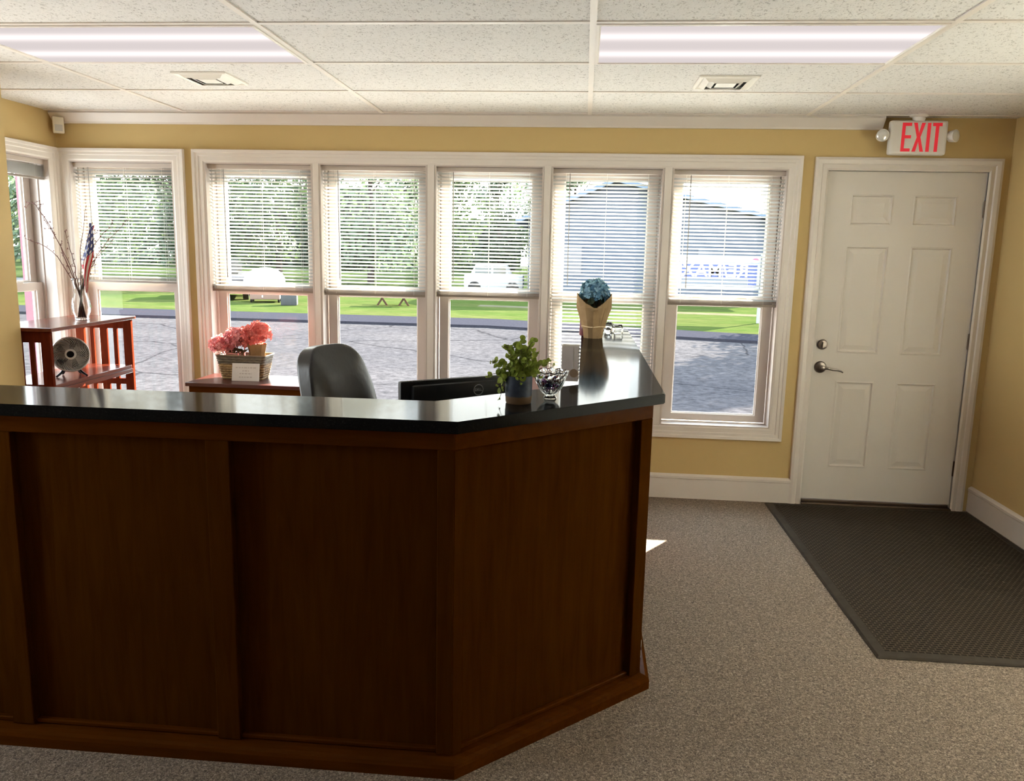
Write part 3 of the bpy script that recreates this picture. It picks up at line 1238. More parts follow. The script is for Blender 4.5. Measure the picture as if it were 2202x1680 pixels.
def potted_plant():
    t = thing('potted_plant', 'small round-leaved green plant in a blue and tan pot on the granite top', 'plant', (-.181, 2.345, CZ))
    bm = bmesh.new()
    lathe(bm, [(.036, 0), (.0385, .004), (.0395, .020), (.0400, .0205), (.0408, .080), (.0400, .083), (.0365, .083), (.035, .05)], 40, None, True)
    POT = Mat('glazed pot', (.08, .10, .14), .5, Specular_IOR_Level=.15)
    v = POT.coord()
    s = POT.n.new('ShaderNodeSeparateXYZ')
    POT.l.new(v, s.inputs[0])
    nz = POT.noise(v, 60, 3)
    ma = POT.n.new('ShaderNodeMath'); ma.operation = 'MULTIPLY_ADD'
    ma.inputs[1].default_value = .006
    POT.l.new(nz, ma.inputs[0]); POT.l.new(s.outputs['Z'], ma.inputs[2])
    gl = POT.ramp(nz, [(.35, (.022, .030, .048)), (.65, (.036, .047, .070))])
    st_ = POT.ramp(ma.outputs[0], [(.0235, (0, 0, 0)), (.0255, (1, 1, 1))])
    POT.color(POT.mix((.12, .075, .04), gl, st_))
    obj('pot', bm, POT.m, t, smooth='auto')
    bm = bmesh.new()
    lathe(bm, [(0, .068), (.036, .066)], 24, None, False)
    obj('soil', bm, Mat('potting soil', (.03, .02, .012), .95).m, t)
    LEAF = leaf('round plant leaf', (.09, .13, .018), (.26, .32, .06), 60, .3, 1.5, True)
    STEM = Mat('brown stem', (.10, .07, .03), .7).m
    bs, bl = bmesh.new(), bmesh.new()
    rnd = random.Random(3)
    targets = [(-.050, .0, .165), (-.015, .01, .175), (.010, -.01, .185), (.045, .005, .180), (.055, .0, .150), (.080, .01, .115), (.100, 0, .118), (-.085, 0, .120),
               (-.095, -.01, .075), (-.065, -.02, .050), (-.055, -.03, .012), (.03, -.04, .120), (-.02, -.045, .110), (.02, .04, .150), (-.04, .04, .140), (.065, -.02, .085),
               (.0, -.05, .080), (-.03, -.03, .140), (.03, .0, .150), (-.075, .02, .100), (.0, .0, .150), (.05, .03, .120), (-.055, -.035, .065), (.01, -.048, .065)]
    for tx, ty, tz in targets:
        p0 = Vector((tx * .15, ty * .15, .066))
        p3 = Vector((tx, ty, tz))
        mid = Vector((tx * .55, ty * .55, max(tz, .085) + .022))
        n = 6
        pts = []
        for i in range(n + 1):
            u = i / n
            pts.append(p0 * (1 - u) ** 2 + mid * 2 * u * (1 - u) + p3 * u * u)
        tube(bs, pts, .0013, 5, .0007)
        for i in range(1, n + 1):
            u = i / n
            r = .0128 * (1 - .50 * max(0, u - .3)) * rnd.uniform(.8, 1.1) * (.55 if i == n else 1)
            for sgn in (-1, 1):
                d = Vector((rnd.uniform(-1, 1), rnd.uniform(-1, 1), rnd.uniform(-.5, .7))).normalized()
                round_leaf(bl, pts[i] + d * r * .95, Vector((rnd.uniform(-.8, .8), -1 * rnd.uniform(.1, 1), rnd.uniform(.1, 1))), r)
    obj('stem', bs, STEM, t)
    obj('foliage', bl, LEAF, t)


potted_plant()

# ---- crystal bowl and the sweets in it
bowl_loc = (-.091, 2.435, CZ)
t = thing('crystal_bowl', 'cut crystal candy bowl beside the small potted plant', 'bowl', bowl_loc)
bm = bmesh.new()
NS = 48
prof_o = [(.018, .0), (.021, .003), (.018, .007), (.016, .011), (.026, .020), (.036, .034), (.044, .052), (.049, .068), (.053, .078), (.056, .086), (.055, .0875)]
prof_i = [(.051, .084), (.046, .070), (.041, .053), (.032, .035), (.018, .022), (.004, .019)]
rows = []
for j, (r, z) in enumerate(prof_o + prof_i):
    row = []
    for i in range(NS):
        a = 2 * PI * i / NS
        rr = r
        zz = z
        if 4 <= j <= 8:
            rr = r * (1 + .030 * (1 if (i + j * 2) % 4 < 2 else -1))
        if j in (9, 10, 11):
            zz = z + .0022 * math.cos(12 * a)
            rr = r * (1 + .02 * math.cos(12 * a))
        row.append(bm.verts.new((rr * math.cos(a), rr * math.sin(a), zz)))
    rows.append(row)
for A, B in zip(rows, rows[1:]):
    for i in range(NS):
        bm.faces.new((A[i], A[(i + 1) % NS], B[(i + 1) % NS], B[i]))
bm.faces.new(list(reversed(rows[0])))
bm.faces.new(rows[-1])
obj('bowl_body', bm, CRYSTAL, t)
CANDY = [Mat('candy wrapper %s' % n, c, .25, Metallic=.3).m for n, c in (('red', (.30, .02, .04)), ('blue', (.06, .10, .30)), ('purple', (.16, .03, .18)), ('silver', (.5, .5, .55)), ('brown', (.10, .03, .02)))]
CN = ['dark red', 'blue', 'purple', 'silver', 'brown']
proto = []
for m_ in CANDY:
    bm = bmesh.new()
    lathe(bm, [(.0, -.0135), (.005, -.0125), (.0015, -.0085), (.0065, -.006), (.0072, 0), (.0065, .006), (.0015, .0085), (.005, .0125), (0, .0135)], 10, None, False)
    proto.append((bm, m_))
meshes = []
for bm, m_ in proto:
    me = bpy.data.meshes.new('wrapped_candy')
    bm.to_mesh(me); bm.free()
    me.materials.append(m_)
    meshes.append(me)
rnd = random.Random(5)
idx = 0
for z, rad, n in ((.029, .012, 3), (.042, .020, 6), (.056, .027, 8)):
    for k in range(n):
        a = 2 * PI * k / n + z * 30
        ci = idx % 5
        o = bpy.data.objects.new('wrapped_candy', meshes[ci])
        C.objects.link(o)
        o.location = (bowl_loc[0] + rad * math.cos(a), bowl_loc[1] + rad * math.sin(a), CZ + z + .002)
        o.rotation_euler = (R(90) + rnd.uniform(-.3, .3), 0, a + rnd.uniform(-.2, .2))
        tag(o, CN[ci] + ' wrapped candy inside the crystal bowl', 'candy', CN[ci] + ' wrapped candies in the crystal bowl')
        idx += 1


# ---- florets and the blue hydrangea in brown paper
def florets(bm, c, r, n, size, rnd, squash=1.0, low=-.6):
    for i in range(n):
        while True:
            d = Vector((rnd.gauss(0, 1), rnd.gauss(0, 1), rnd.gauss(0, 1))).normalized()
            if d.z > low:
                break
        p = c + Vector((d.x * r, d.y * r, d.z * r * squash)) * rnd.uniform(.82, 1.08)
        a = (d + Vector((rnd.uniform(-.4, .4), rnd.uniform(-.4, .4), rnd.uniform(-.4, .4)))).normalized()
        b = a.orthogonal().normalized()
        b = Matrix.Rotation(rnd.uniform(0, 6), 3, a) @ b
        cc = a.cross(b)
        ctr = bm.verts.new(p)
        for k in range(4):
            ang = k * PI / 2
            e1 = b * math.cos(ang - .6) + cc * math.sin(ang - .6)
            e2 = b * math.cos(ang) + cc * math.sin(ang)
            e3 = b * math.cos(ang + .6) + cc * math.sin(ang + .6)
            s = size * rnd.uniform(.8, 1.15)
            v1 = bm.verts.new(p + e1 * s * .75 + a * s * .25)
            v2 = bm.verts.new(p + e2 * s + a * s * rnd.uniform(.1, .4))
            v3 = bm.verts.new(p + e3 * s * .75 + a * s * .25)
            bm.faces.new((ctr, v1, v2, v3))


def blue_flowers():
    t = thing('wrapped_hydrangea', 'pale blue hydrangea wrapped in brown paper, standing on the granite top', 'flowers', (.062, 4.32, CZ))
    bm = bmesh.new()
    n = 12
    lev = [(.048, 0), (.054, .05), (.060, .064), (.070, .10), (.090, .165), (.098, .205)]
    rows = []
    for j, (r, z) in enumerate(lev):
        row = []
        for i in range(n):
            a = 2 * PI * i / n - PI / 2
            rr = r * (1.0 + (.05 if i % 2 else -.04))
            zz = z
            if j == len(lev) - 1:
                k = min(i, n - i)           # 0 is the front: the paper dips in a V there
                zz = z + {0: -.050, 1: -.015, 2: .020, 3: .035, 4: .02, 5: .03, 6: .02}[k]
                rr = r * {0: .80, 1: .95, 2: 1.0, 3: .95, 4: .9, 5: .85, 6: .85}[k]
            row.append(bm.verts.new((rr * math.cos(a), rr * math.sin(a) * .8, zz)))
        rows.append(row)
    for A, B in zip(rows, rows[1:]):
        for i in range(n):
            bm.faces.new((A[i], A[(i + 1) % n], B[(i + 1) % n], B[i]))
    bm.faces.new(list(reversed(rows[0])))
    # the overlapping fold down the front
    f = [bm.verts.new(p) for p in ((-.004, -.044, .0), (.030, -.036, .0), (.060, -.052, .165), (-.004, -.074, .150))]
    bm.faces.new(f)
    KRAFT = mottled('brown kraft paper', (.29, .20, .11), (.37, .26, .15), 18, .8, .3)
    w = obj('paper_wrap', bm, KRAFT, t)
    w.modifiers.new('thick', 'SOLIDIFY').thickness = .0008
    bm = bmesh.new()
    pts = [(.0615 * 1.03 * math.cos(2 * PI * i / 24), .0615 * .86 * math.sin(2 * PI * i / 24), .063 + .002 * math.sin(i)) for i in range(25)]
    tube(bm, pts, .0032, 6)
    obj('string_tie', bm, Mat('pale raffia string', (.62, .50, .32), .8).m, t)
    bm = bmesh.new()
    florets(bm, Vector((.0, 0, .250)), .072, 150, .022, random.Random(11), .80)
    florets(bm, Vector((.0, 0, .250)), .056, 60, .020, random.Random(12), .80)
    obj('flower_head', bm, leaf('pale blue petal', (.05, .16, .32), (.30, .50, .64), 40, .25, 1.2, True), t)
    bm = bmesh.new()
    for k in range(6):
        a = k * PI / 3
        tube(bm, [(0, 0, .12), (.02 * math.cos(a), .02 * math.sin(a), .20), (.045 * math.cos(a), .045 * math.sin(a), .235)], .003, 6)
    for k in range(5):
        a = k * 1.3 + .5
        round_leaf(bm, Vector((.055 * math.cos(a), .045 * math.sin(a), .200)), Vector((math.cos(a), math.sin(a), .6)), .022)
    obj('stem', bm, Mat('dark green stem', (.03, .05, .02), .6).m, t)


blue_flowers()

# things round the blue flowers
t = thing('leaflet_stand', 'upright pale leaflet stand behind the crystal bowl', 'stand', (-.036, 2.80, CZ), R(-4))
bm = bmesh.new()
rbox(bm, -.030, .030, -.012, -.008, .0, .128, .001)
rbox(bm, -.030, -.028, -.012, .022, .0, .128, .0006)
rbox(bm, -.030, .030, .020, .023, .0, .128, .001)
obj('holder', bm, WHITEP, t)
bm = bmesh.new()
box(bm, -.027, .012, -.0135, -.0122, .004, .124)
box(bm, .016, .029, -.0135, -.0122, .004, .124)
obj('leaflet', bm, mottled('pale grey leaflet', (.55, .50, .50), (.62, .58, .58), 20, .6), t)
bm = bmesh.new()
for k in range(9):
    z = .012 + k * .013
    tube(bm, [(.030 + .004 * math.cos(a_), -.004 + .010 * math.sin(a_), z) for a_ in [i * PI / 5 for i in range(11)]], .0010, 5)
obj('spiral_binding', bm, BLACKP, t)
bm = bmesh.new()
lathe(bm, [(.0, -.001), (.014, -.001), (.015, 0), (.015, .002), (.0, .002)], 20, T(.015, -.016, .030) @ Matrix.Rotation(R(90), 4, 'X'), False)
obj('round_seal', bm, mottled('tan seal', (.25, .18, .12), (.3, .22, .15), 30, .6), t)

t = thing('maroon_pen_cup', 'slim dark maroon holder half hidden behind the paper-wrapped flowers', 'holder', (.018, 4.45, CZ))
bm = bmesh.new()
lathe(bm, [(.030, 0), (.032, .004), (.030, .050), (.031, .096), (.028, .096), (.027, .01)], 20)
obj('cup', bm, mottled('maroon lacquer', (.10, .015, .03), (.14, .02, .04), 20, .3), t, smooth='auto')


def gem(name, label, loc, s, rz, shape):
    t = thing(name, label, 'paperweight', loc, rz)
    bm = bmesh.new()
    if shape == 'house':
        prism(bm, [(-s, -s * .6), (s, -s * .6), (s, s * .6), (-s, s * .6)], 0, s * 1.1)
        vs = [bm.verts.new(p) for p in ((-s, -s * .6, s * 1.1), (s, -s * .6, s * 1.1), (s, s * .6, s * 1.1), (-s, s * .6, s * 1.1), (-s, 0, s * 1.8), (s, 0, s * 1.8))]
        for f in ((0, 1, 5, 4), (2, 3, 4, 5), (0, 4, 3), (1, 2, 5)):
            bm.faces.new([vs[i] for i in f])
        bmesh.ops.remove_doubles(bm, verts=bm.verts, dist=1e-5)
        bmesh.ops.bevel(bm, geom=list(bm.edges), offset=s * .12, segments=1, affect='EDGES')
    else:
        lathe(bm, [(s * .45, 0), (s * .95, s * .7), (s * .75, s * 1.25), (s * .35, s * 1.6)], 7)
    obj('crystal_block', bm, CRYSTAL, t)
    return t


gem('crystal_paperweight', 'clear crystal house-shaped paperweight at the far right of the desk top', (.205, 4.62, CZ), .030, R(25), 'house')
gem('crystal_paperweight', 'clear faceted crystal block close to the right of the wrapped flowers', (.150, 4.56, CZ), .024, .3, 'gem')
gem('crystal_paperweight', 'clear taller crystal block between the wrapped flowers and the house shape', (.160, 4.70, CZ), .036, .9, 'gem')

# ================================================================ side table, basket and card
t = thing('side_table', 'low red-brown table against the wall below the leftmost bank window', 'table', (-1.87, 4.66, 0))
TX0, TX1, TY0, TY1, TZ = -2.325, -1.40, 4.47, 4.850, .692
bm = bmesh.new()
rbox(bm, TX0 + 1.87, TX1 + 1.87, TY0 - 4.66, TY1 - 4.66, TZ - .022, TZ, .003)
obj('tabletop', bm, wood('reddish table top', (.05, .012, .009), (.075, .018, .013), .35, .1, 'x', 4), t)
bm = bmesh.new()
rbox(bm, TX0 + 1.885, TX1 + 1.855, TY0 - 4.645, TY1 - 4.67, TZ - .10, TZ - .0225, .003)
obj('apron', bm, CHERRYX, t)
for sx in (TX0 + 1.90, TX1 + 1.84):
    for sy in (TY0 - 4.63, TY1 - 4.69):
        bm = bmesh.new()
        rbox(bm, sx - .022, sx + .022, sy - .022, sy + .022, 0, TZ - .1005, .003)
        obj('leg', bm, CHERRY, t)


def flower_basket():
    bx_, by_ = -2.052, 4.70
    t = thing('flower_basket', 'wicker basket of pink artificial hydrangeas on the low table', 'basket', (bx_, by_, TZ))
    w0, w1, d0, d1, h = .128, .156, .060, .080, .150
    bm = bmesh.new()
    def loop(w, d, z, wob=0):
        return [bm.verts.new((x, y, z)) for x, y in rr(w, d)]
    def rr(w, d, r=.02, k=4):
        pts = []
        for cx, cy, a0 in ((w - r, d - r, 0), (-w + r, d - r, 90), (-w + r, -d + r, 180), (w - r, -d + r, 270)):
            for i in range(k + 1):
                a = R(a0 + 90 * i / k)
                pts.append((cx + r * math.cos(a), cy + r * math.sin(a)))
        return pts
    rows = []
    n = 20
    for j in range(n + 1):
        u = j / n
        bulge = .0022 if j % 2 else -.0010
        rows.append([bm.verts.new((x, y, u * h)) for x, y in rr(w0 + (w1 - w0) * u + bulge, d0 + (d1 - d0) * u + bulge)])
    for A, B in zip(rows, rows[1:]):
        m = len(A)
        for i in range(m):
            bm.faces.new((A[i], A[(i + 1) % m], B[(i + 1) % m], B[i]))
    bm.faces.new(list(reversed(rows[0])))
    WICK = Mat('dark woven wicker', (.2, .12, .05), .7)
    v = WICK.coord((1, 1, 3))
    f = WICK.noise(v, 45, 3, .6)
    s = WICK.n.new('ShaderNodeSeparateXYZ')
    WICK.l.new(WICK.coord(), s.inputs[0])
    lower = WICK.ramp(f, [(.35, (.10, .05, .02)), (.6, (.40, .26, .11))])
    upper = WICK.ramp(f, [(.35, (.09, .07, .05)), (.65, (.17, .14, .10))])
    stp = WICK.ramp(s.outputs['Z'], [(.095, (0, 0, 0)), (.100, (1, 1, 1))])
    WICK.color(WICK.mix(lower, upper, stp))
    WICK.bump(f, .5, .004)
    o = obj('basket_body', bm, WICK.m, t)
    o.modifiers.new('thick', 'SOLIDIFY').thickness = .004
    bm = bmesh.new()
    pts = [(x, y, h) for x, y in rr(w1 + .002, d1 + .002)]
    tube(bm, pts + pts[:1], .003, 6)
    obj('wire_rim', bm, Mat('tarnished wire', (.35, .27, .2), .35, Metallic=.8).m, t)
    PINK = leaf('pink petal', (0.425, 0.1, 0.1375), (0.85, 0.4125, 0.45), 25, .3, 1.2, True)
    CORAL = leaf('coral petal', (0.5, 0.075, 0.075), (0.875, 0.3375, 0.3125), 25, .3, 1.2, True)
    rnd = random.Random(21)
    for (x, y, z, r, mt) in ((-.135, -.02, .208, .068, PINK), (-.045, -.01, .245, .072, PINK), (.045, .0, .258, .074, CORAL), (.085, .02, .282, .072, CORAL), (-.015, .03, .235, .06, PINK)):
        bm = bmesh.new()
        florets(bm, Vector((x, y, z)), r, 95, .023, rnd, .85)
        florets(bm, Vector((x, y, z)), r * .75, 40, .02, rnd, .85)
        tube(bm, [(x * .5, y * .5, .03), (x * .8, y * .8, .12), (x, y, z - r * .5)], .003, 6)
        obj('flower_head', bm, mt, t)
    bm = bmesh.new()
    lathe(bm, [(.040, .02), (.048, .16), (.060, .215), (.056, .216), (.044, .16)], 9, T(.075, .01, 0), False)
    obj('inner_paper', bm, mottled('brown inner paper', (.34, .19, .09), (.42, .25, .13), 20, .8), t)
    bm = bmesh.new()
    for k in range(14):
        a = rnd.uniform(0, 6.28)
        c = Vector((rnd.uniform(-.10, .03), rnd.uniform(-.05, .04), rnd.uniform(.155, .185)))
        d = Vector((math.cos(a), math.sin(a), .5)).normalized()
        sd = d.orthogonal().normalized() * .012
        v4 = [bm.verts.new(p) for p in (c - d * .03, c + sd, c + d * .035, c - sd)]
        bm.faces.new(v4)
    obj('dark_leaves', bm, leaf('dark brown leaf', (.07, .04, .02), (.14, .09, .04), 30, 0), t)
    bm = bmesh.new()
    prism(bm, [(-.135, -.06), (.135, -.06), (.135, .06), (-.135, .06)], .09, .12)
    obj('moss', bm, mottled('dark moss filling', (.018, .016, .009), (.035, .028, .014), 40, .95), t)


flower_basket()

t = thing('note_card', 'small white printed card leaning on the flower basket', 'card', (-2.008, 4.592, TZ), R(4))
CM = Matrix.Rotation(R(-12), 4, 'X')
bm = bmesh.new()
rbox(bm, -.083, .083, -.0012, .0012, .0005, .107, .0008, CM)
obj('card', bm, mottled('off white card', (.66, .60, .56), (.70, .65, .61), 20, .5), t)
INK = Mat('faded grey ink', (.50, .43, .39), .7).m
rnd = random.Random(9)
for z, w in ((.081, .124), (.062, .040), (.045, .074), (.024, .078)):
    bm = bmesh.new()                              # rows of print too soft to read
    x = -w / 2
    while x < w / 2:
        l_ = rnd.uniform(.008, .020)
        box(bm, x, min(x + l_, w / 2), -.0016, -.0012, z - .0035, z + .0035, CM)
        x += l_ + .005
    obj('print_line', bm, INK, t)

# ================================================================ bookcase and what stands on it
BK_D, BK_W, BK_H = .355, .845, 1.05        # depth (X), length (Y), height
brot = math.atan2(.85, -.04) - PI / 2
bk = thing('bookcase', 'open red mahogany bookcase with slatted sides in the left corner', 'bookcase', (-2.765, 3.925, 0), brot)
# local: front at x=0, back at x=-D, near end y=0, far end y=W
D, W_ = BK_D, BK_W
bm = bmesh.new()
rbox(bm, -D - .0, .018, -.010, W_ + .010, BK_H - .020, BK_H, .003)
obj('top_board', bm, MAHOG, bk)


def side_panel(y0):
    bm = bmesh.new()
    t_ = .022
    segs = [(0, .055), (.10, .035 + .085), (.160, .215), (.250, .275), (D - .05, D)]
    planks = [(0, .052), (.094, .118), (.158, .204), (.243, .266), (D - .052, D)]
    for i, (a, b) in enumerate(planks):
        if i in (0, 4):
            rbox(bm, -b, -a, y0, y0 + t_, 0, BK_H - .0205, .002)
        else:
            rbox(bm, -b, -a, y0 + .004, y0 + t_ - .004, .10, BK_H - .075, .001)
    rbox(bm, -D + .052, -.052, y0 + .002, y0 + t_ - .002, BK_H - .078, BK_H - .0205, .001)
    rbox(bm, -D + .052, -.052, y0 + .002, y0 + t_ - .002, .62, .655, .001)
    rbox(bm, -D + .052, -.052, y0 + .002, y0 + t_ - .002, .05, .105, .001)
    obj('side_panel', bm, MAHOGZ, bk)


side_panel(0)
side_panel(W_ - .022)
for z in (.745, .42, .11):
    bm = bmesh.new()
    rbox(bm, -D + .01, -.004, .0225, W_ - .0225, z - .022, z, .002)
    rbox(bm, -.022, -.0005, .0225, W_ - .0225, z - .048, z - .0225, .002)
    obj('shelf', bm, MAHOG, bk)


def bk_point(x, y, z):
    m = T(-2.765, 3.925, 0) @ Matrix.Rotation(brot, 4, 'Z')
    return m @ Vector((x, y, z))


# ---- fan on the shelf
def fan():
    p = bk_point(-.095, .325, .745)
    face = (Vector((0, 0, 0)) - Vector((p.x, p.y, 0))).normalized()
    rz = math.atan2(face.y, face.x) + PI / 2
    t = thing('desk_fan', 'round grey desk fan with spiral grille on the bookcase shelf', 'fan', tuple(p), rz)
    r, zc = .098, .124
    tilt = T(0, 0, zc) @ Matrix.Rotation(R(90 - 10), 4, 'X')
    GR = mottled('grey fan plastic', (.48, .46, .43), (.52, .50, .47), 20, .4)
    bm = bmesh.new()
    lathe(bm, [(.045, -.085), (.070, -.06), (r, -.012), (r + .002, .006), (r - .002, .014), (r - .007, .012), (r - .008, -.006), (.062, -.05), (.0, -.055)], 48, tilt, False)
    obj('housing', bm, GR, t, smooth='auto')
    bm = bmesh.new()
    n = 40
    for i in range(n):
        a0 = 2 * PI * i / n
        pts = []
        for k in range(6):
            u = k / 5
            rr_ = .026 + (r - .034) * u
            a = a0 + .75 * u ** 1.3
            pts.append(tilt @ Vector((rr_ * math.cos(a), rr_ * math.sin(a), .012 - .010 * u)))
        tube(bm, pts, .0017, 5, .0024)
    obj('spiral_grille', bm, GR, t, smooth=True)
    bm = bmesh.new()
    lathe(bm, [(.027, .006), (.030, .012), (.028, .017), (.019, .018), (.019, .012)], 32, tilt, False)
    obj('hub_ring', bm, mottled('pale fan ring', (.66, .65, .60), (.7, .69, .64), 20, .4), t, smooth='auto')
    bm = bmesh.new()
    lathe(bm, [(.0, .014), (.016, .014), (.019, .010), (.019, .004)], 24, tilt, False)
    obj('hub', bm, BLACKP, t, smooth='auto')
    bm = bmesh.new()
    for k in range(5):
        a = 2 * PI * k / 5
        q = [tilt @ Vector(v) for v in ((.015 * math.cos(a), .015 * math.sin(a), -.02), (.074 * math.cos(a - .25), .074 * math.sin(a - .25), -.012), (.078 * math.cos(a + .25), .078 * math.sin(a + .25), -.024), (.02 * math.cos(a + .8), .02 * math.sin(a + .8), -.03))]
        f = [bm.verts.new(v) for v in q]
        bm.faces.new(f)
    obj('fan_blades', bm, BLACKP, t)
    bm = bmesh.new()
    for s in (-1, 1):
        tube(bm, [(s * .030, .02, .045), (s * .055, .0, .018), (s * .075, -.035, .006)], .008, 8, .006)
        tube(bm, [(s * .030, .02, .045), (s * .04, .05, .018), (s * .045, .07, .0065)], .008, 8, .006)
    obj('stand', bm, BLACKP, t, smooth='auto')


fan()

# ---- glass vase with branches and a small flag
VB = Vector((-2.905, 4.42, BK_H))
t = thing('glass_vase', 'clear glass vase on top of the bookcase', 'vase', tuple(VB))
bm = bmesh.new()
po = [(.034, 0), (.038, .004), (.036, .018), (.046, .045), (.052, .075), (.047, .110), (.036, .150), (.034, .185), (.040, .222), (.044, .238)]
pi_ = [(r - .0028, max(z, .012)) for r, z in reversed(po)]
lathe(bm, po + [(.043, .240)] + pi_[:-1] + [(.030, .012), (0.0001, .011)], 32)
obj('vase_body', bm, CRYSTAL, t, smooth=True)
BARK = mottled('reddish brown bark', (.10, .035, .03), (.17, .065, .05), 60, .7)
BUD = mottled('dark bud', (.13, .04, .045), (.20, .08, .07), 60, .6)
rnd = random.Random(31)
_b = bmesh.new()
bmesh.ops.create_icosphere(_b, subdivisions=2, radius=1)
BUD_ME = bpy.data.meshes.new('bud')
_b.to_mesh(BUD_ME)
_b.free()
BUD_ME.materials.append(BUD)
for _p in BUD_ME.polygons:
    _p.use_smooth = True
tips = [((-3.150, 4.44, 1.700), [(-3.03, 4.42, 1.52)], 'tall budded branch leaning farthest left, curled at its tip'),
        ((-3.215, 4.40, 1.515), [(-3.06, 4.42, 1.44)], 'long low branch reaching left across the side window'),
        ((-3.105, 4.43, 1.630), [(-2.99, 4.43, 1.43)], 'dark branch just right of the leftmost tall one'),
        ((-2.990, 4.45, 1.560), [(-2.95, 4.43, 1.42)], 'short branch left of the flag'),
        ((-2.865, 4.47, 1.705), [(-2.905, 4.45, 1.45)], 'thin straight branch standing left of the flag, nearly upright'),
        ((-2.620, 4.45, 1.625), [(-2.80, 4.44, 1.42)], 'budded branch reaching farthest right'),
        ((-2.690, 4.42, 1.600), [(-2.82, 4.42, 1.45)], 'budded branch forking just inside the rightmost one'),
        ((-2.720, 4.47, 1.510), [(-2.83, 4.44, 1.38)], 'short budded branch low on the right'),
        ((-2.800, 4.43, 1.560), [(-2.84, 4.43, 1.42)], 'knotty branch right beside the flag')]
for i, (tip, mids, lb) in enumerate(tips):
    a = i * 2 * PI / len(tips)
    base = VB + Vector((.020 * math.cos(a), .020 * math.sin(a), .016))
    tipv, mid = Vector(tip), Vector(mids[0])
    neckd = (mid - base)
    neck = VB + Vector((max(-.022, min(.022, neckd.x * .14)), max(-.022, min(.022, neckd.y * .14)), .188))
    keys = [base, neck, mid, tipv]
    pts = []
    for s in range(3):
        for k in range(5):
            u = k / 5
            p0 = keys[max(s - 1, 0)]; p1 = keys[s]; p2 = keys[s + 1]; p3 = keys[min(s + 2, 3)]
            pp = .5 * ((2 * p1) + (p2 - p0) * u + (2 * p0 - 5 * p1 + 4 * p2 - p3) * u * u + (3 * p1 - p0 - 3 * p2 + p3) * u ** 3)
            j = .004 * (s > 0)
            pts.append(pp + Vector((rnd.uniform(-j, j), rnd.uniform(-j, j), rnd.uniform(-j, j))))
    pts.append(tipv)
    if i == 0:
        pts += [tipv + Vector((-.015, 0, .012)), tipv + Vector((-.045, 0, .006)), tipv + Vector((-.06, 0, -.012))]
    br = thing('branch', lb + ', in the glass vase', 'branch', tuple(base))
    mo = T(*(-base))
    bm = bmesh.new()
    tube(bm, pts, .0034, 6, .0013)
    blist = []
    for k in range(7, len(pts)):
        for q in range(2 if i in (0, 5, 6, 7, 8) else 1):
            d = Vector((rnd.uniform(-1, 1), rnd.uniform(-.5, .5), rnd.uniform(-.1, 1))).normalized()
            L = rnd.uniform(.012, .045) if q else rnd.uniform(.006, .016)
            e = pts[k] + d * L
            tube(bm, [pts[k], e], .0013, 5, .0009)
            if i != 4:
                blist.append((e, rnd.uniform(.0032, .0052)))
                if L > .025:
                    blist.append((pts[k] + d * L * .5 + Vector((.004, 0, .003)), .0035))
    obj('twig', bm, BARK, br, True, mo)
    for e, r_ in blist:
        o = bpy.data.objects.new('bud', BUD_ME)
        C.objects.link(o)
        o.parent = br
        o.matrix_local = T(*(e - base)) @ Matrix.Rotation(e.x * 40, 4, 'Y') @ Matrix.Diagonal((r_ * .55, r_ * .5, r_ * 1.25, 1))

# small flag, hanging in folds from its stick
fl = thing('small_flag', 'small American flag standing among the branches in the glass vase', 'flag', tuple(VB + Vector((0, -.01, .014))))
bm = bmesh.new()
tube(bm, [(.0, 0, 0), (.018, .0, .18), (.072, .0, .40), (.109, .0, .548)], .0028, 8, .0022)
obj('stick', bm, mottled('gold painted stick', (.45, .33, .14), (.5, .38, .18), 20, .4), fl)
FL = Mat('flag cloth', (.8, .8, .8), .7)
uv = FL.n.new('ShaderNodeUVMap')
s_ = FL.n.new('ShaderNodeSeparateXYZ')
FL.l.new(uv.outputs[0], s_.inputs[0])
def mth(op, a, b=None):
    m = FL.n.new('ShaderNodeMath'); m.operation = op
    for i_, v_ in enumerate((a, b)):
        if v_ is None:
            continue
        if isinstance(v_, (int, float)):
            m.inputs[i_].default_value = v_
        else:
            FL.l.new(v_, m.inputs[i_])
    return m.outputs[0]
stripe = mth('LESS_THAN', mth('FRACT', mth('MULTIPLY', s_.outputs[1], 6.5)), .5)
col = FL.mix((.75, .72, .68), (.55, .03, .05), stripe)
canton = mth('MULTIPLY', mth('LESS_THAN', s_.outputs[0], .42), mth('GREATER_THAN', s_.outputs[1], .46))
fx = mth('SUBTRACT', mth('FRACT', mth('MULTIPLY', s_.outputs[0], 14)), .5)
fy = mth('SUBTRACT', mth('FRACT', mth('MULTIPLY', s_.outputs[1], 9)), .5)
star = mth('LESS_THAN', mth('ADD', mth('MULTIPLY', fx, fx), mth('MULTIPLY', fy, fy)), .06)
FL.color(FL.mix(col, FL.mix((.04, .05, .18), (.8, .8, .8), star), canton))
def flag_pt(px, py, dy):
    """a point of the hanging cloth, in the flag's own frame (metres)"""
    x = -2.795 + (px - 197) / 382 - (py - 478) * .000215
    return Vector((x, 4.40 + dy, 1.61 - (py - 478) / 376)) - (VB + Vector((0, -.01, .014)))


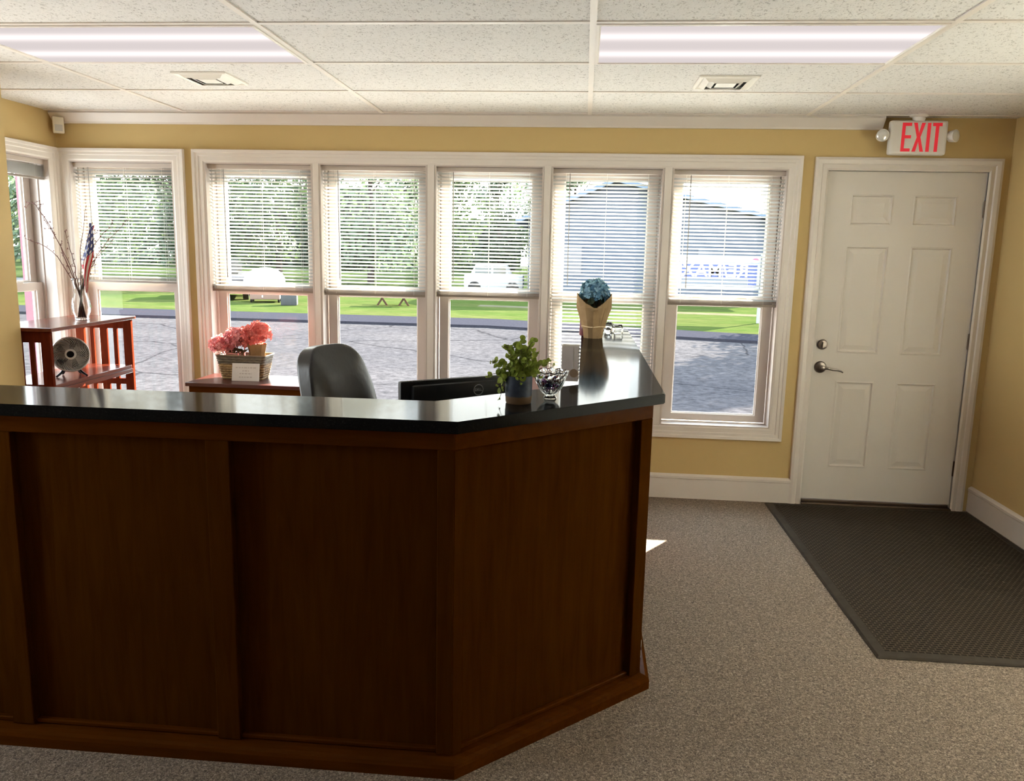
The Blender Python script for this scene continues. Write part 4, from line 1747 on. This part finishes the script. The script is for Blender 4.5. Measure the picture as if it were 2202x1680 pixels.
# two folds of cloth: each row gives left edge, right edge, height, and cloth coordinates there
FOLDS = ([(195, 198, 484, .02), (188, 197, 505, .0), (183, 196, 525, .0), (178, 194, 545, -.0), (172, 191, 563, .0), (176, 190, 580, .0), (181, 189, 600, .0), (186, 190, 618, .0)],
         [(196, 199, 480, -.01), (192, 203, 505, -.012), (190, 206, 530, -.016), (187, 206, 552, -.02), (184, 203, 572, -.02), (184, 199, 592, -.016), (186, 195, 610, -.012), (189, 192, 628, -.01)])
bm = bmesh.new()
uvl = bm.loops.layers.uv.new('UVMap')
for fi, rows_ in enumerate(FOLDS):
    grid_, n_ = [], 8
    for r_i, (xa, xb, py, dy) in enumerate(rows_):
        v_ = r_i / (len(rows_) - 1)
        row_ = []
        for c_ in range(n_ + 1):
            u_ = c_ / n_
            p_ = flag_pt(xa + (xb - xa) * u_, py, dy + .006 * math.sin(u_ * 7 + v_ * 3 + fi) - .010 * fi * math.sin(PI * u_))
            tu, tv = (u_ * .5 + v_ * .35, 1 - v_ * 1.0) if fi == 0 else (v_ * .95 + .15 * u_ - .05, 1.0 - u_ * .42 - v_ * .28)
            row_.append((bm.verts.new(p_), (tu, tv)))
        grid_.append(row_)
    for A_, B_ in zip(grid_, grid_[1:]):
        for c_ in range(n_):
            q = [A_[c_], A_[c_ + 1], B_[c_ + 1], B_[c_]]
            f = bm.faces.new([x[0] for x in q])
            for lp, x in zip(f.loops, q):
                lp[uvl].uv = x[1]
obj('cloth', bm, FL.m, fl, True)

# small plant on the shelf below the fan
p = bk_point(-.15, .40, .42)
t = thing('shelf_plant', 'small spiky green plant on the lower shelf of the bookcase', 'plant', tuple(p))
bm = bmesh.new()
lathe(bm, [(.035, 0), (.045, .11), (.042, .11), (.038, .09)], 20)
obj('pot', bm, WHITEP, t, smooth='auto')
bm = bmesh.new()
rnd = random.Random(4)
for k in range(60):
    a = rnd.uniform(0, 6.28)
    L = rnd.uniform(.09, .16)
    d = Vector((math.cos(a), math.sin(a), rnd.uniform(.6, 2.0))).normalized()
    sd = d.cross(Vector((0, 0, 1))).normalized() * .006
    b0 = Vector((0, 0, .095))
    q = [b0 - sd * .5, b0 + sd * .5, b0 + d * L * .6 + sd, b0 + d * L, b0 + d * L * .6 - sd]
    bm.faces.new([bm.verts.new(v) for v in q])
obj('foliage', bm, leaf('blue green leaf', (.10, .19, .10), (.25, .36, .22), 50, .2), t)

# ================================================================ door mat
def mat_rubber():
    m = Mat('waffle entrance mat', (.04, .035, .03), .85, Specular_IOR_Level=.1)
    v = m.coord()
    b = m.n.new('ShaderNodeTexBrick')
    b.inputs['Scale'].default_value = 1.0
    b.inputs['Brick Width'].default_value = .026
    b.inputs['Row Height'].default_value = .017
    b.inputs['Mortar Size'].default_value = .0032
    b.inputs['Mortar Smooth'].default_value = .4
    b.inputs['Color1'].default_value = (.017, .012, .008, 1)
    b.inputs['Color2'].default_value = (.021, .015, .010, 1)
    b.inputs['Mortar'].default_value = (.070, .052, .036, 1)
    m.l.new(v, b.inputs['Vector'])
    m.color(b.outputs['Color'])
    m.bump(b.outputs['Fac'], .8, .004)
    return m.m


mx0, mx1, my0, my1 = 1.160, 2.358, 2.925, 4.850
t = thing('door_mat', 'dark grey waffle-textured entrance mat in front of the door', 'mat', ((mx0 + mx1) / 2, (my0 + my1) / 2, 0))
hx, hy = (mx1 - mx0) / 2, (my1 - my0) / 2
bm = bmesh.new()
ring(bm, -hx + .045, hx - .045, -hy + .045, hy - .045, [(0, .001), (.045, .001), (.045, .003), (.036, .009), (0, .011)], lambda u, v, w: (u, v, w))
obj('rubber_border', bm, mottled('rubber border', (.055, .046, .038), (.065, .056, .046), 30, .8), t)
bm = bmesh.new()
box(bm, -hx + .046, hx - .046, -hy + .046, hy - .046, .001, .010)
obj('pile', bm, mat_rubber(), t)

# ================================================================ outdoors
GZ = -.25
bm = bmesh.new()
box(bm, -60, 60, YW + WT + .002, 18.6, GZ - .1, GZ)
lot = struct(obj('parking_lot', bm, asphalt()), 'cracked grey asphalt parking lot')


bm = bmesh.new()
box(bm, -2.6, 10, YW + WT + .004, 8.6, GZ - .05, GZ + .03)  # paving out of view, added to bounce daylight up to the ceiling
box(bm, XR + .204, 8, -4, YW + WT + .003, GZ - .05, GZ + .03)
struct(obj('bounce_paving', bm, mottled('pale bounce paving', (.58, .57, .54), (.66, .64, .61), 4, .85)), 'pale bounce paving added unseen outside the windows')


def strip(name, mat, front, back, z, label, thick=.1):
    bm = bmesh.new()
    prism(bm, front + list(reversed(back)), z - thick, z)
    return struct(obj(name, bm, mat), label)


bf = [(-60, 25.0), (-9.7, 16.9), (-7.35, 18.9 - .8), (-2.19, 18.6 - .4), (2.9, 17.0), (12, 15.5), (60, 9)]
bf = [(-60, 18.9), (-2.2, 18.6), (2.9, 17.05), (12, 14.4), (60, 2.0)]
bb_ = [(-60, 20.9), (-2.2, 20.55), (2.9, 18.65), (12, 15.9), (60, 4.0)]
gb = [(-60, 31.5), (-2.2, 31.0), (2.9, 36.0), (12, 36.0), (60, 36.0)]
DARKASP = mottled('dark asphalt berm', (0.0156, 0.0149, 0.0199), (0.0213, 0.0206, 0.0256), 20, .9)
strip('asphalt_berm', DARKASP, bf, bb_, GZ + .06, 'dark asphalt berm edging the lot', .2)
strip('lawn', grass(), bb_, gb, GZ + .02, 'bright green lawn beyond the berm', .2)
strip('worn_path', mottled('pale worn path', (0.0511, 0.0454, 0.0284), (0.0625, 0.0568, 0.0369), 3, .95), [(-3.4, 25.8), (4.3, 24.7), (14, 23.4), (40, 20)], [(-3.4, 26.6), (4.4, 25.6), (14, 24.5), (40, 21.4)], GZ + .024, 'pale worn track across the lawn', .1)
strip('road', mottled('pale road', (0.071, 0.071, 0.071), (0.088, 0.0866, 0.0852), 2, .9), [(-60, 31.5), (-2.2, 31.0), (2.9, 36.0), (60, 36)], [(-60, 38.5), (-2.2, 38.0), (2.9, 42.0), (60, 42)], GZ + .02, 'pale road beyond the lawn', .1)
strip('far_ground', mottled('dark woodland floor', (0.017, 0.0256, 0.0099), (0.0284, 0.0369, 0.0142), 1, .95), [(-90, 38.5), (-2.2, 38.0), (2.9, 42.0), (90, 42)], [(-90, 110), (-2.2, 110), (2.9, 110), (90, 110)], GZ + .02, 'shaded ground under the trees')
# side-window ground runs to the left
LEAVES = [leaf('tree leaf %s' % n, a, b, .8, .45, .6) for n, a, b in (('deep', (0.0174, 0.0273, 0.0148), (0.0298, 0.0473, 0.0224)), ('mid', (0.0249, 0.0448, 0.02), (0.0473, 0.0745, 0.0298)), ('light', (0.0546, 0.0846, 0.0497), (0.0994, 0.1366, 0.0795)))]
TRUNK = mottled('grey tree bark', (0.0213, 0.017, 0.0142), (0.0355, 0.0298, 0.0241), 8, .9, .4, (1, 1, .3))


def tree(x, y, h, r, seed, mat, label, n=2600, crown0=.18, sparse=False, ls=.26):
    rnd = random.Random(seed)
    t = thing('tree', label, 'tree', (x, y, GZ), 0, 'trees beyond the lot')
    bm = bmesh.new()
    tube(bm, [(0, 0, -.05), (.05, .02, h * .3), (-.06, .05, h * .6), (0, 0, h * .9)], .03 * h ** .9 * .5 + .05, 8, .04)
    for k in range(7):
        a = rnd.uniform(0, 6.28)
        z = h * rnd.uniform(.3, .7)
        tube(bm, [(0, 0, z), (math.cos(a) * r * .35, math.sin(a) * r * .35, z + h * .08), (math.cos(a) * r * .75, math.sin(a) * r * .75, z + h * .18)], .05, 6, .02)
    obj('trunk', bm, TRUNK, t)
    bm = bmesh.new()
    blobs = []
    for k in range(16):
        a = rnd.uniform(0, 6.28)
        zz = rnd.uniform(crown0, .92)
        rad = r * math.sin(PI * min(1, max(.12, (zz - crown0 + .12) / (1.08 - crown0)))) ** .6
        rr_ = rad * rnd.uniform(.25, .75)
        blobs.append((Vector((math.cos(a) * rr_, math.sin(a) * rr_, zz * h)), rad * rnd.uniform(.35, .55)))
    for k in range(n):
        c, br_ = rnd.choice(blobs)
        d = Vector((rnd.gauss(0, 1), rnd.gauss(0, 1), rnd.gauss(0, 1))).normalized() * br_ * rnd.uniform(.55, 1.05)
        p_ = c + d
        if p_.z < h * .06:
            continue
        nn = (d.normalized() + Vector((rnd.uniform(-.7, .7), rnd.uniform(-.7, .7), rnd.uniform(-.3, .9)))).normalized()
        a_ = nn.orthogonal().normalized()
        a_ = Matrix.Rotation(rnd.uniform(0, 6), 3, nn) @ a_
        b_ = nn.cross(a_)
        s = ls * rnd.uniform(.6, 1.3)
        bm.faces.new([bm.verts.new(q) for q in (p_ - a_ * s, p_ - b_ * s * .5, p_ + a_ * s, p_ + b_ * s * .5)])
    obj('crown', bm, mat, t)
    return t


TREES = [(-31.5, 36, 11, 4.5, 2), (-27.5, 42, 13, 6, 1), (-20.5, 41, 13, 5.5, 0), (-15.5, 40.0, 12.5, 4.6, 1), (-11.0, 41, 12, 4.6, 2), (-7.6, 41, 9.0, 3.3, 1),
         (-4.6, 43, 5.6, 2.6, 0), (-2.0, 41.0, 5.2, 2.3, 1), (-.5, 39.6, 7.0, 1.7, 2), (-42, 38, 12, 4.5, 2)]
TL = ['dark broad tree far left, seen through the side window side', 'mid green tree behind the single window', 'dark tree behind the leftmost bank window',
      'mid green tree filling the leftmost bank window', 'pale green tree behind the second bank window', 'mid green tree at the right of the second bank window',
      'low dark tree in the middle bank window', 'low green tree right of the dark one in the middle window', 'slim pale tree at the right edge of the middle window',
      'broad tree at the far left beyond the side window']
for (x, y, h, r, m_), lb, sd in zip(TREES, TL, range(40, 60)):
    k_ = (1.30 if sd % 2 else 1.0) if x < -4 else 1.28
    k_ = 1.55 if sd == 46 else (1.72 if sd == 47 else k_)
    x, y, h, r = x * k_, y * k_, h * k_, r * (1 if k_ == 1 else 1.12)
    tree(x, y, h, r, sd, LEAVES[m_], lb, 7600 if h > 9 else 4600, .06, ls=.17)
tree(-7.6, 82, 12.5, 3.8, 71, LEAVES[2], 'distant thin-leaved tree against the sky above the middle window', 700, .35, ls=.22)
tree(-2.6, 84, 13.5, 3.0, 72, LEAVES[2], 'distant sparse tree rising above the low trees, right of the other', 600, .35, ls=.22)
# hedge row behind
for k, (x0_, x1_, y_, lb) in enumerate(((-80, -30, 70, 'long dark hedge behind the trees at the far left'), (-33, -6, 75, 'long dark hedge behind the trees left of the grey building'))):
    bm = bmesh.new()
    rnd = random.Random(80 + k)
    for q in range(13000):
        x = rnd.uniform(x0_, x1_)
        z = rnd.uniform(.1, 7.4 if k == 0 or x < -13 else 4.6)
        nn = Vector((rnd.uniform(-.6, .6), -1, rnd.uniform(-.4, .9))).normalized()
        a_ = nn.orthogonal().normalized(); b_ = nn.cross(a_)
        p_ = Vector((x, y_ + rnd.uniform(-.8, .8), GZ + z))
        s = rnd.uniform(.2, .42)
        bm.faces.new([bm.verts.new(v) for v in (p_ - a_ * s, p_ - b_ * s * .6, p_ + a_ * s, p_ + b_ * s * .6)])
    tag(obj('hedge', bm, LEAVES[2 if k == 0 else 0]), lb, 'hedge')
# shade tree outside the right end of the room
tree(7.9, 20.6, 7.4, 2.9, 90, LEAVES[1], 'shade tree on the lawn beyond the door, dappling the asphalt', 5200, .25, ls=.18)

# ---- building with the dark hipped roof
def building():
    t = thing('building', 'blue-grey building with a wide low gable beyond the lawn', 'building', (1.0, 32, GZ))
    SID = mottled('blue grey siding', (0.0486, 0.0566, 0.0756), (0.0621, 0.0728, 0.0918), 1.2, .8)  # siding and roof colours lifted to suggest distant haze
    ROOF = mottled('slate blue roof', (0.0701, 0.0918, 0.1241), (0.0863, 0.1132, 0.1484), 1.5, .8)
    x0, x1, hw, hp = -3.2, 6.6, 3.05, 4.50
    d = 9
    bm = bmesh.new()
    pts = [(x0, 0), (x1, 0), (x1, hw), (.1, hp), (x0, hw)]
    A = [bm.verts.new((x, 0, z)) for x, z in pts]
    B = [bm.verts.new((x, d, z)) for x, z in pts]
    bm.faces.new(A); bm.faces.new(list(reversed(B)))
    for i in range(5):
        bm.faces.new((A[i], A[(i + 1) % 5], B[(i + 1) % 5], B[i]))
    obj('walls', bm, SID, t)
    bm = bmesh.new()
    for (xa, za), (xb, zb) in (((x0 - .5, hw - .18), (.1, hp)), ((.1, hp), (x1 + .6, hw - .12))):
        vs = [bm.verts.new((x, y, z + dz)) for dz in (.02, .18) for y in (-.5, d + .5) for x, z in ((xa, za), (xb, zb))]
        for f in ((0, 2, 3, 1), (4, 5, 7, 6), (0, 1, 5, 4), (1, 3, 7, 5), (3, 2, 6, 7), (2, 0, 4, 6)):
            bm.faces.new([vs[i] for i in f])
    obj('roof', bm, ROOF, t)
    for xx in (-1.6, 3.9):
        bm = bmesh.new()
        box(bm, xx - .5, xx + .5, -.04, .02, 1.0, 2.1)
        obj('building_window', bm, Mat('dark far glass', (.05, .06, .08), .2).m, t)


building()


# ---- yard sign seen from behind
def yard_sign():
    cx, cy = 3.62, 22.0
    t = thing('estate_sign', 'blue and white outdoor sign board with mirrored lettering and a small balloon', 'sign', (cx, cy, GZ))
    z0, z1 = .686 + .25, 1.56 + .25
    W = 1.08
    bm = bmesh.new()
    box(bm, -W, W, 0, .03, z0, z1)
    WH = Mat('white sign board', (0.181, 0.181, 0.1875), .5).m
    obj('board', bm, WH, t)
    BLU = Mat('blue sign band', (0.0228, 0.0398, 0.1306), .5)
    BL2 = Mat('grey blue sign panel', (0.0738, 0.0852, 0.108), .5)
    bm = bmesh.new()
    box(bm, -W + .06, W - .10, -.006, -.001, z0 + .26, z1 - .20)
    box(bm, W - .32, W - .10, -.006, -.001, z0 + .05, z0 + .26)
    obj('blue_band', bm, BLU.m, t)
    bm = bmesh.new()
    box(bm, -W + .06, W - .33, -.006, -.001, z0 + .05, z0 + .25)
    obj('grey_panel', bm, BL2.m, t)
    text_mesh('lettering', 'RE/MAX', .50, .004, Mat('white letter', (0.2769, 0.2769, 0.2833), .5).m, t, T(-.12, -.011, z0 + .455) @ FACE, .007, True, 1.0)
    bm = bmesh.new()
    bal = T(W - .16, -.012, z1 - .16) @ Matrix.Rotation(R(90), 4, 'X')
    lathe(bm, [(0, 0), (.10, 0), (.10, .006), (0, .006)], 28, bal, False)
    obj('balloon', bm, WH, t)
    for nm, c, a0, a1 in (('balloon_red', (.75, .05, .10), 20, 160), ('balloon_blue', (.06, .12, .5), 200, 340)):
        bm = bmesh.new()
        pts = [bm.verts.new(bal @ Vector((.098 * math.cos(R(a0 + (a1 - a0) * i / 16)), .098 * math.sin(R(a0 + (a1 - a0) * i / 16)), .0085))) for i in range(17)]
        bm.faces.new(pts)
        obj(nm, bm, Mat(nm, c, .5).m, t)
    for s in (-1, 1):
        bm = bmesh.new()
        box(bm, s * (W + .02) - .035, s * (W + .02) + .035, .0, .07, -.02, z1 + .08)
        obj('post', bm, WH, t)


yard_sign()


# ---- picnic table
def picnic_table():
    t = thing('picnic_table', 'small wooden picnic table on the lawn in the second bank window', 'table', (-5.95, 25.1, GZ + .02), R(8))
    PW = mottled('weathered brown wood', (0.0398, 0.0241, 0.0156), (0.0568, 0.0355, 0.0241), 6, .8)
    bm = bmesh.new()
    for k in range(4):
        box(bm, -.62, .62, -.30 + k * .15, -.17 + k * .15, .50, .53)
    obj('tabletop', bm, PW, t)
    for s in (-1, 1):
        bm = bmesh.new()
        for k in range(2):
            y0 = s * .52 - .12 + k * .12
            box(bm, -.62, .62, y0, y0 + .11, .30, .33)
        obj('bench', bm, PW, t)
    for sx in (-.40, .28):
        for s in (-1, 1):
            bm = bmesh.new()
            box(bm, -.03, .03, -.02, .02, 0, .60, T(sx - s * .16, -.05 + .02 * s, -.01) @ Matrix.Rotation(R(s * 33), 4, 'Y'))
            obj('leg', bm, PW, t)


picnic_table()


# ---- the tan vehicle with a white rounded cover, and its neighbours
def yard_things():
    t = thing('utility_cart', 'tan cart with a white rounded cover on the grass, in the leftmost bank window', 'cart', (-10.1, 24.8, GZ + .02), R(18))
    TAN = mottled('tan cart panel', (0.1065, 0.0611, 0.0454), (0.1207, 0.071, 0.0525), 3, .6)
    WC = mottled('white cover', (.34, .34, .335), (.36, .36, .355), 3, .6)
    bm = bmesh.new()
    rbox(bm, -.46, .46, -.1, .9, .10, .60, .04)
    obj('cart_body', bm, TAN, t, smooth='auto')
    bm = bmesh.new()
    box(bm, -.24, .36, -.106, -.101, .36, .385)
    box(bm, -.09, -.05, -.108, -.101, .17, .24)
    obj('handle', bm, WC, t)
    bm = bmesh.new()
    n = 14
    loops = []
    for y in (-.12, .92):
        lp = []
        for i in range(n + 1):
            a = PI * i / n
            lp.append(bm.verts.new((-.02 + .62 * math.cos(a), y, .58 + .52 * math.sin(a) ** .8)))
        loops.append(lp)
    for i in range(n):
        bm.faces.new((loops[0][i], loops[0][i + 1], loops[1][i + 1], loops[1][i]))
    bm.faces.new(loops[0]); bm.faces.new(list(reversed(loops[1])))
    obj('rounded_cover', bm, WC, t, smooth='auto')
    for sx in (-.42, .42):
        for sy in (.05, .75):
            bm = bmesh.new()
            lathe(bm, [(.05, -.03), (.10, -.03), (.10, .03), (.05, .03)], 18, T(sx, sy, .10) @ Matrix.Rotation(R(90), 4, 'Y'))
            obj('wheel', bm, BLACKP, t)
    t = thing('storage_bin', 'dark grey bin standing right of the tan cart', 'bin', (-9.0, 24.0, GZ + .02), R(15))
    GREY = mottled('dark grey bin plastic', (0.01, 0.0114, 0.0128), (0.0142, 0.0156, 0.017), 4, .6)
    bm = bmesh.new()
    rbox(bm, -.24, .24, -.2, .2, 0, .46, .03)
    obj('bin_body', bm, GREY, t, smooth='auto')
    bm = bmesh.new()
    rbox(bm, -.26, .26, -.22, .22, .461, .52, .02)
    obj('lid', bm, mottled('tan lid', (.45, .36, .28), (.5, .4, .32), 4, .6), t, smooth='auto')
    # dark car end with a number plate
    t = thing('parked_car', 'dark purplish car end with a white number plate left of the tan cart', 'car', (-11.75, 25.1, GZ + .02), R(22))
    PUR = mottled('dark mauve car paint', (0.017, 0.0128, 0.017), (0.0256, 0.0199, 0.0256), 3, .4)
    bm = bmesh.new()
    rbox(bm, -.85, .85, 0, 3.9, .22, .80, .10)
    obj('car_body', bm, PUR, t, smooth='auto')
    bm = bmesh.new()
    prism(bm, [(-.70, .7), (.70, .7), (.66, 3.0), (-.66, 3.0)], .80, 1.30)
    bmesh.ops.bevel(bm, geom=list(bm.edges), offset=.12, segments=2, affect='EDGES')
    obj('cabin', bm, Mat('dark car glass', (.03, .035, .04), .1).m, t, smooth='auto')
    for sx in (-.80, .80):
        for sy in (.75, 3.1):
            bm = bmesh.new()
            lathe(bm, [(.12, -.09), (.31, -.09), (.32, .09), (.12, .09)], 22, T(sx, sy, .32) @ Matrix.Rotation(R(90), 4, 'Y'))
            obj('wheel', bm, BLACKP, t)
    bm = bmesh.new()
    box(bm, .50, .80, -.015, -.002, .25, .38)
    obj('number_plate', bm, WC, t)
    # white car across the lawn, in the middle bank window
    t = thing('parked_car', 'white car parked beyond the lawn, seen through the middle blind', 'car', (-3.75, 33.5, GZ + .02), R(3))
    WCAR = mottled('white car paint', (.20, .20, .195), (.22, .22, .215), 3, .5)
    bm = bmesh.new()
    rbox(bm, -1.25, 1.25, 0, 1.6, .25, .82, .10)
    obj('car_body', bm, WCAR, t, smooth='auto')
    bm = bmesh.new()
    pr = [(-1.0, .80), (.75, .80), (.50, 1.28), (-.75, 1.28)]
    A = [bm.verts.new((x, .12, z)) for x, z in pr]
    B = [bm.verts.new((x, 1.48, z)) for x, z in pr]
    bm.faces.new(A); bm.faces.new(list(reversed(B)))
    for i in range(4):
        bm.faces.new((A[i], A[(i + 1) % 4], B[(i + 1) % 4], B[i]))
    bmesh.ops.bevel(bm, geom=list(bm.edges), offset=.06, segments=2, affect='EDGES')
    obj('cabin', bm, WCAR, t, smooth='auto')
    bm = bmesh.new()
    for xa, xb in ((-.78, -.12), (-.02, .50)):
        box(bm, xa, xb, .10, .118, .88, 1.18)
    obj('side_window', bm, Mat('dark side glass', (.04, .05, .05), .1).m, t)
    for sx in (-.80, .80):
        for sy in (.08, 1.52):
            bm = bmesh.new()
            lathe(bm, [(.12, -.08), (.26, -.08), (.27, .08), (.12, .08)], 20, T(sx, sy, .27) @ Matrix.Rotation(R(90), 4, 'X'))
            obj('wheel', bm, BLACKP, t)


yard_things()
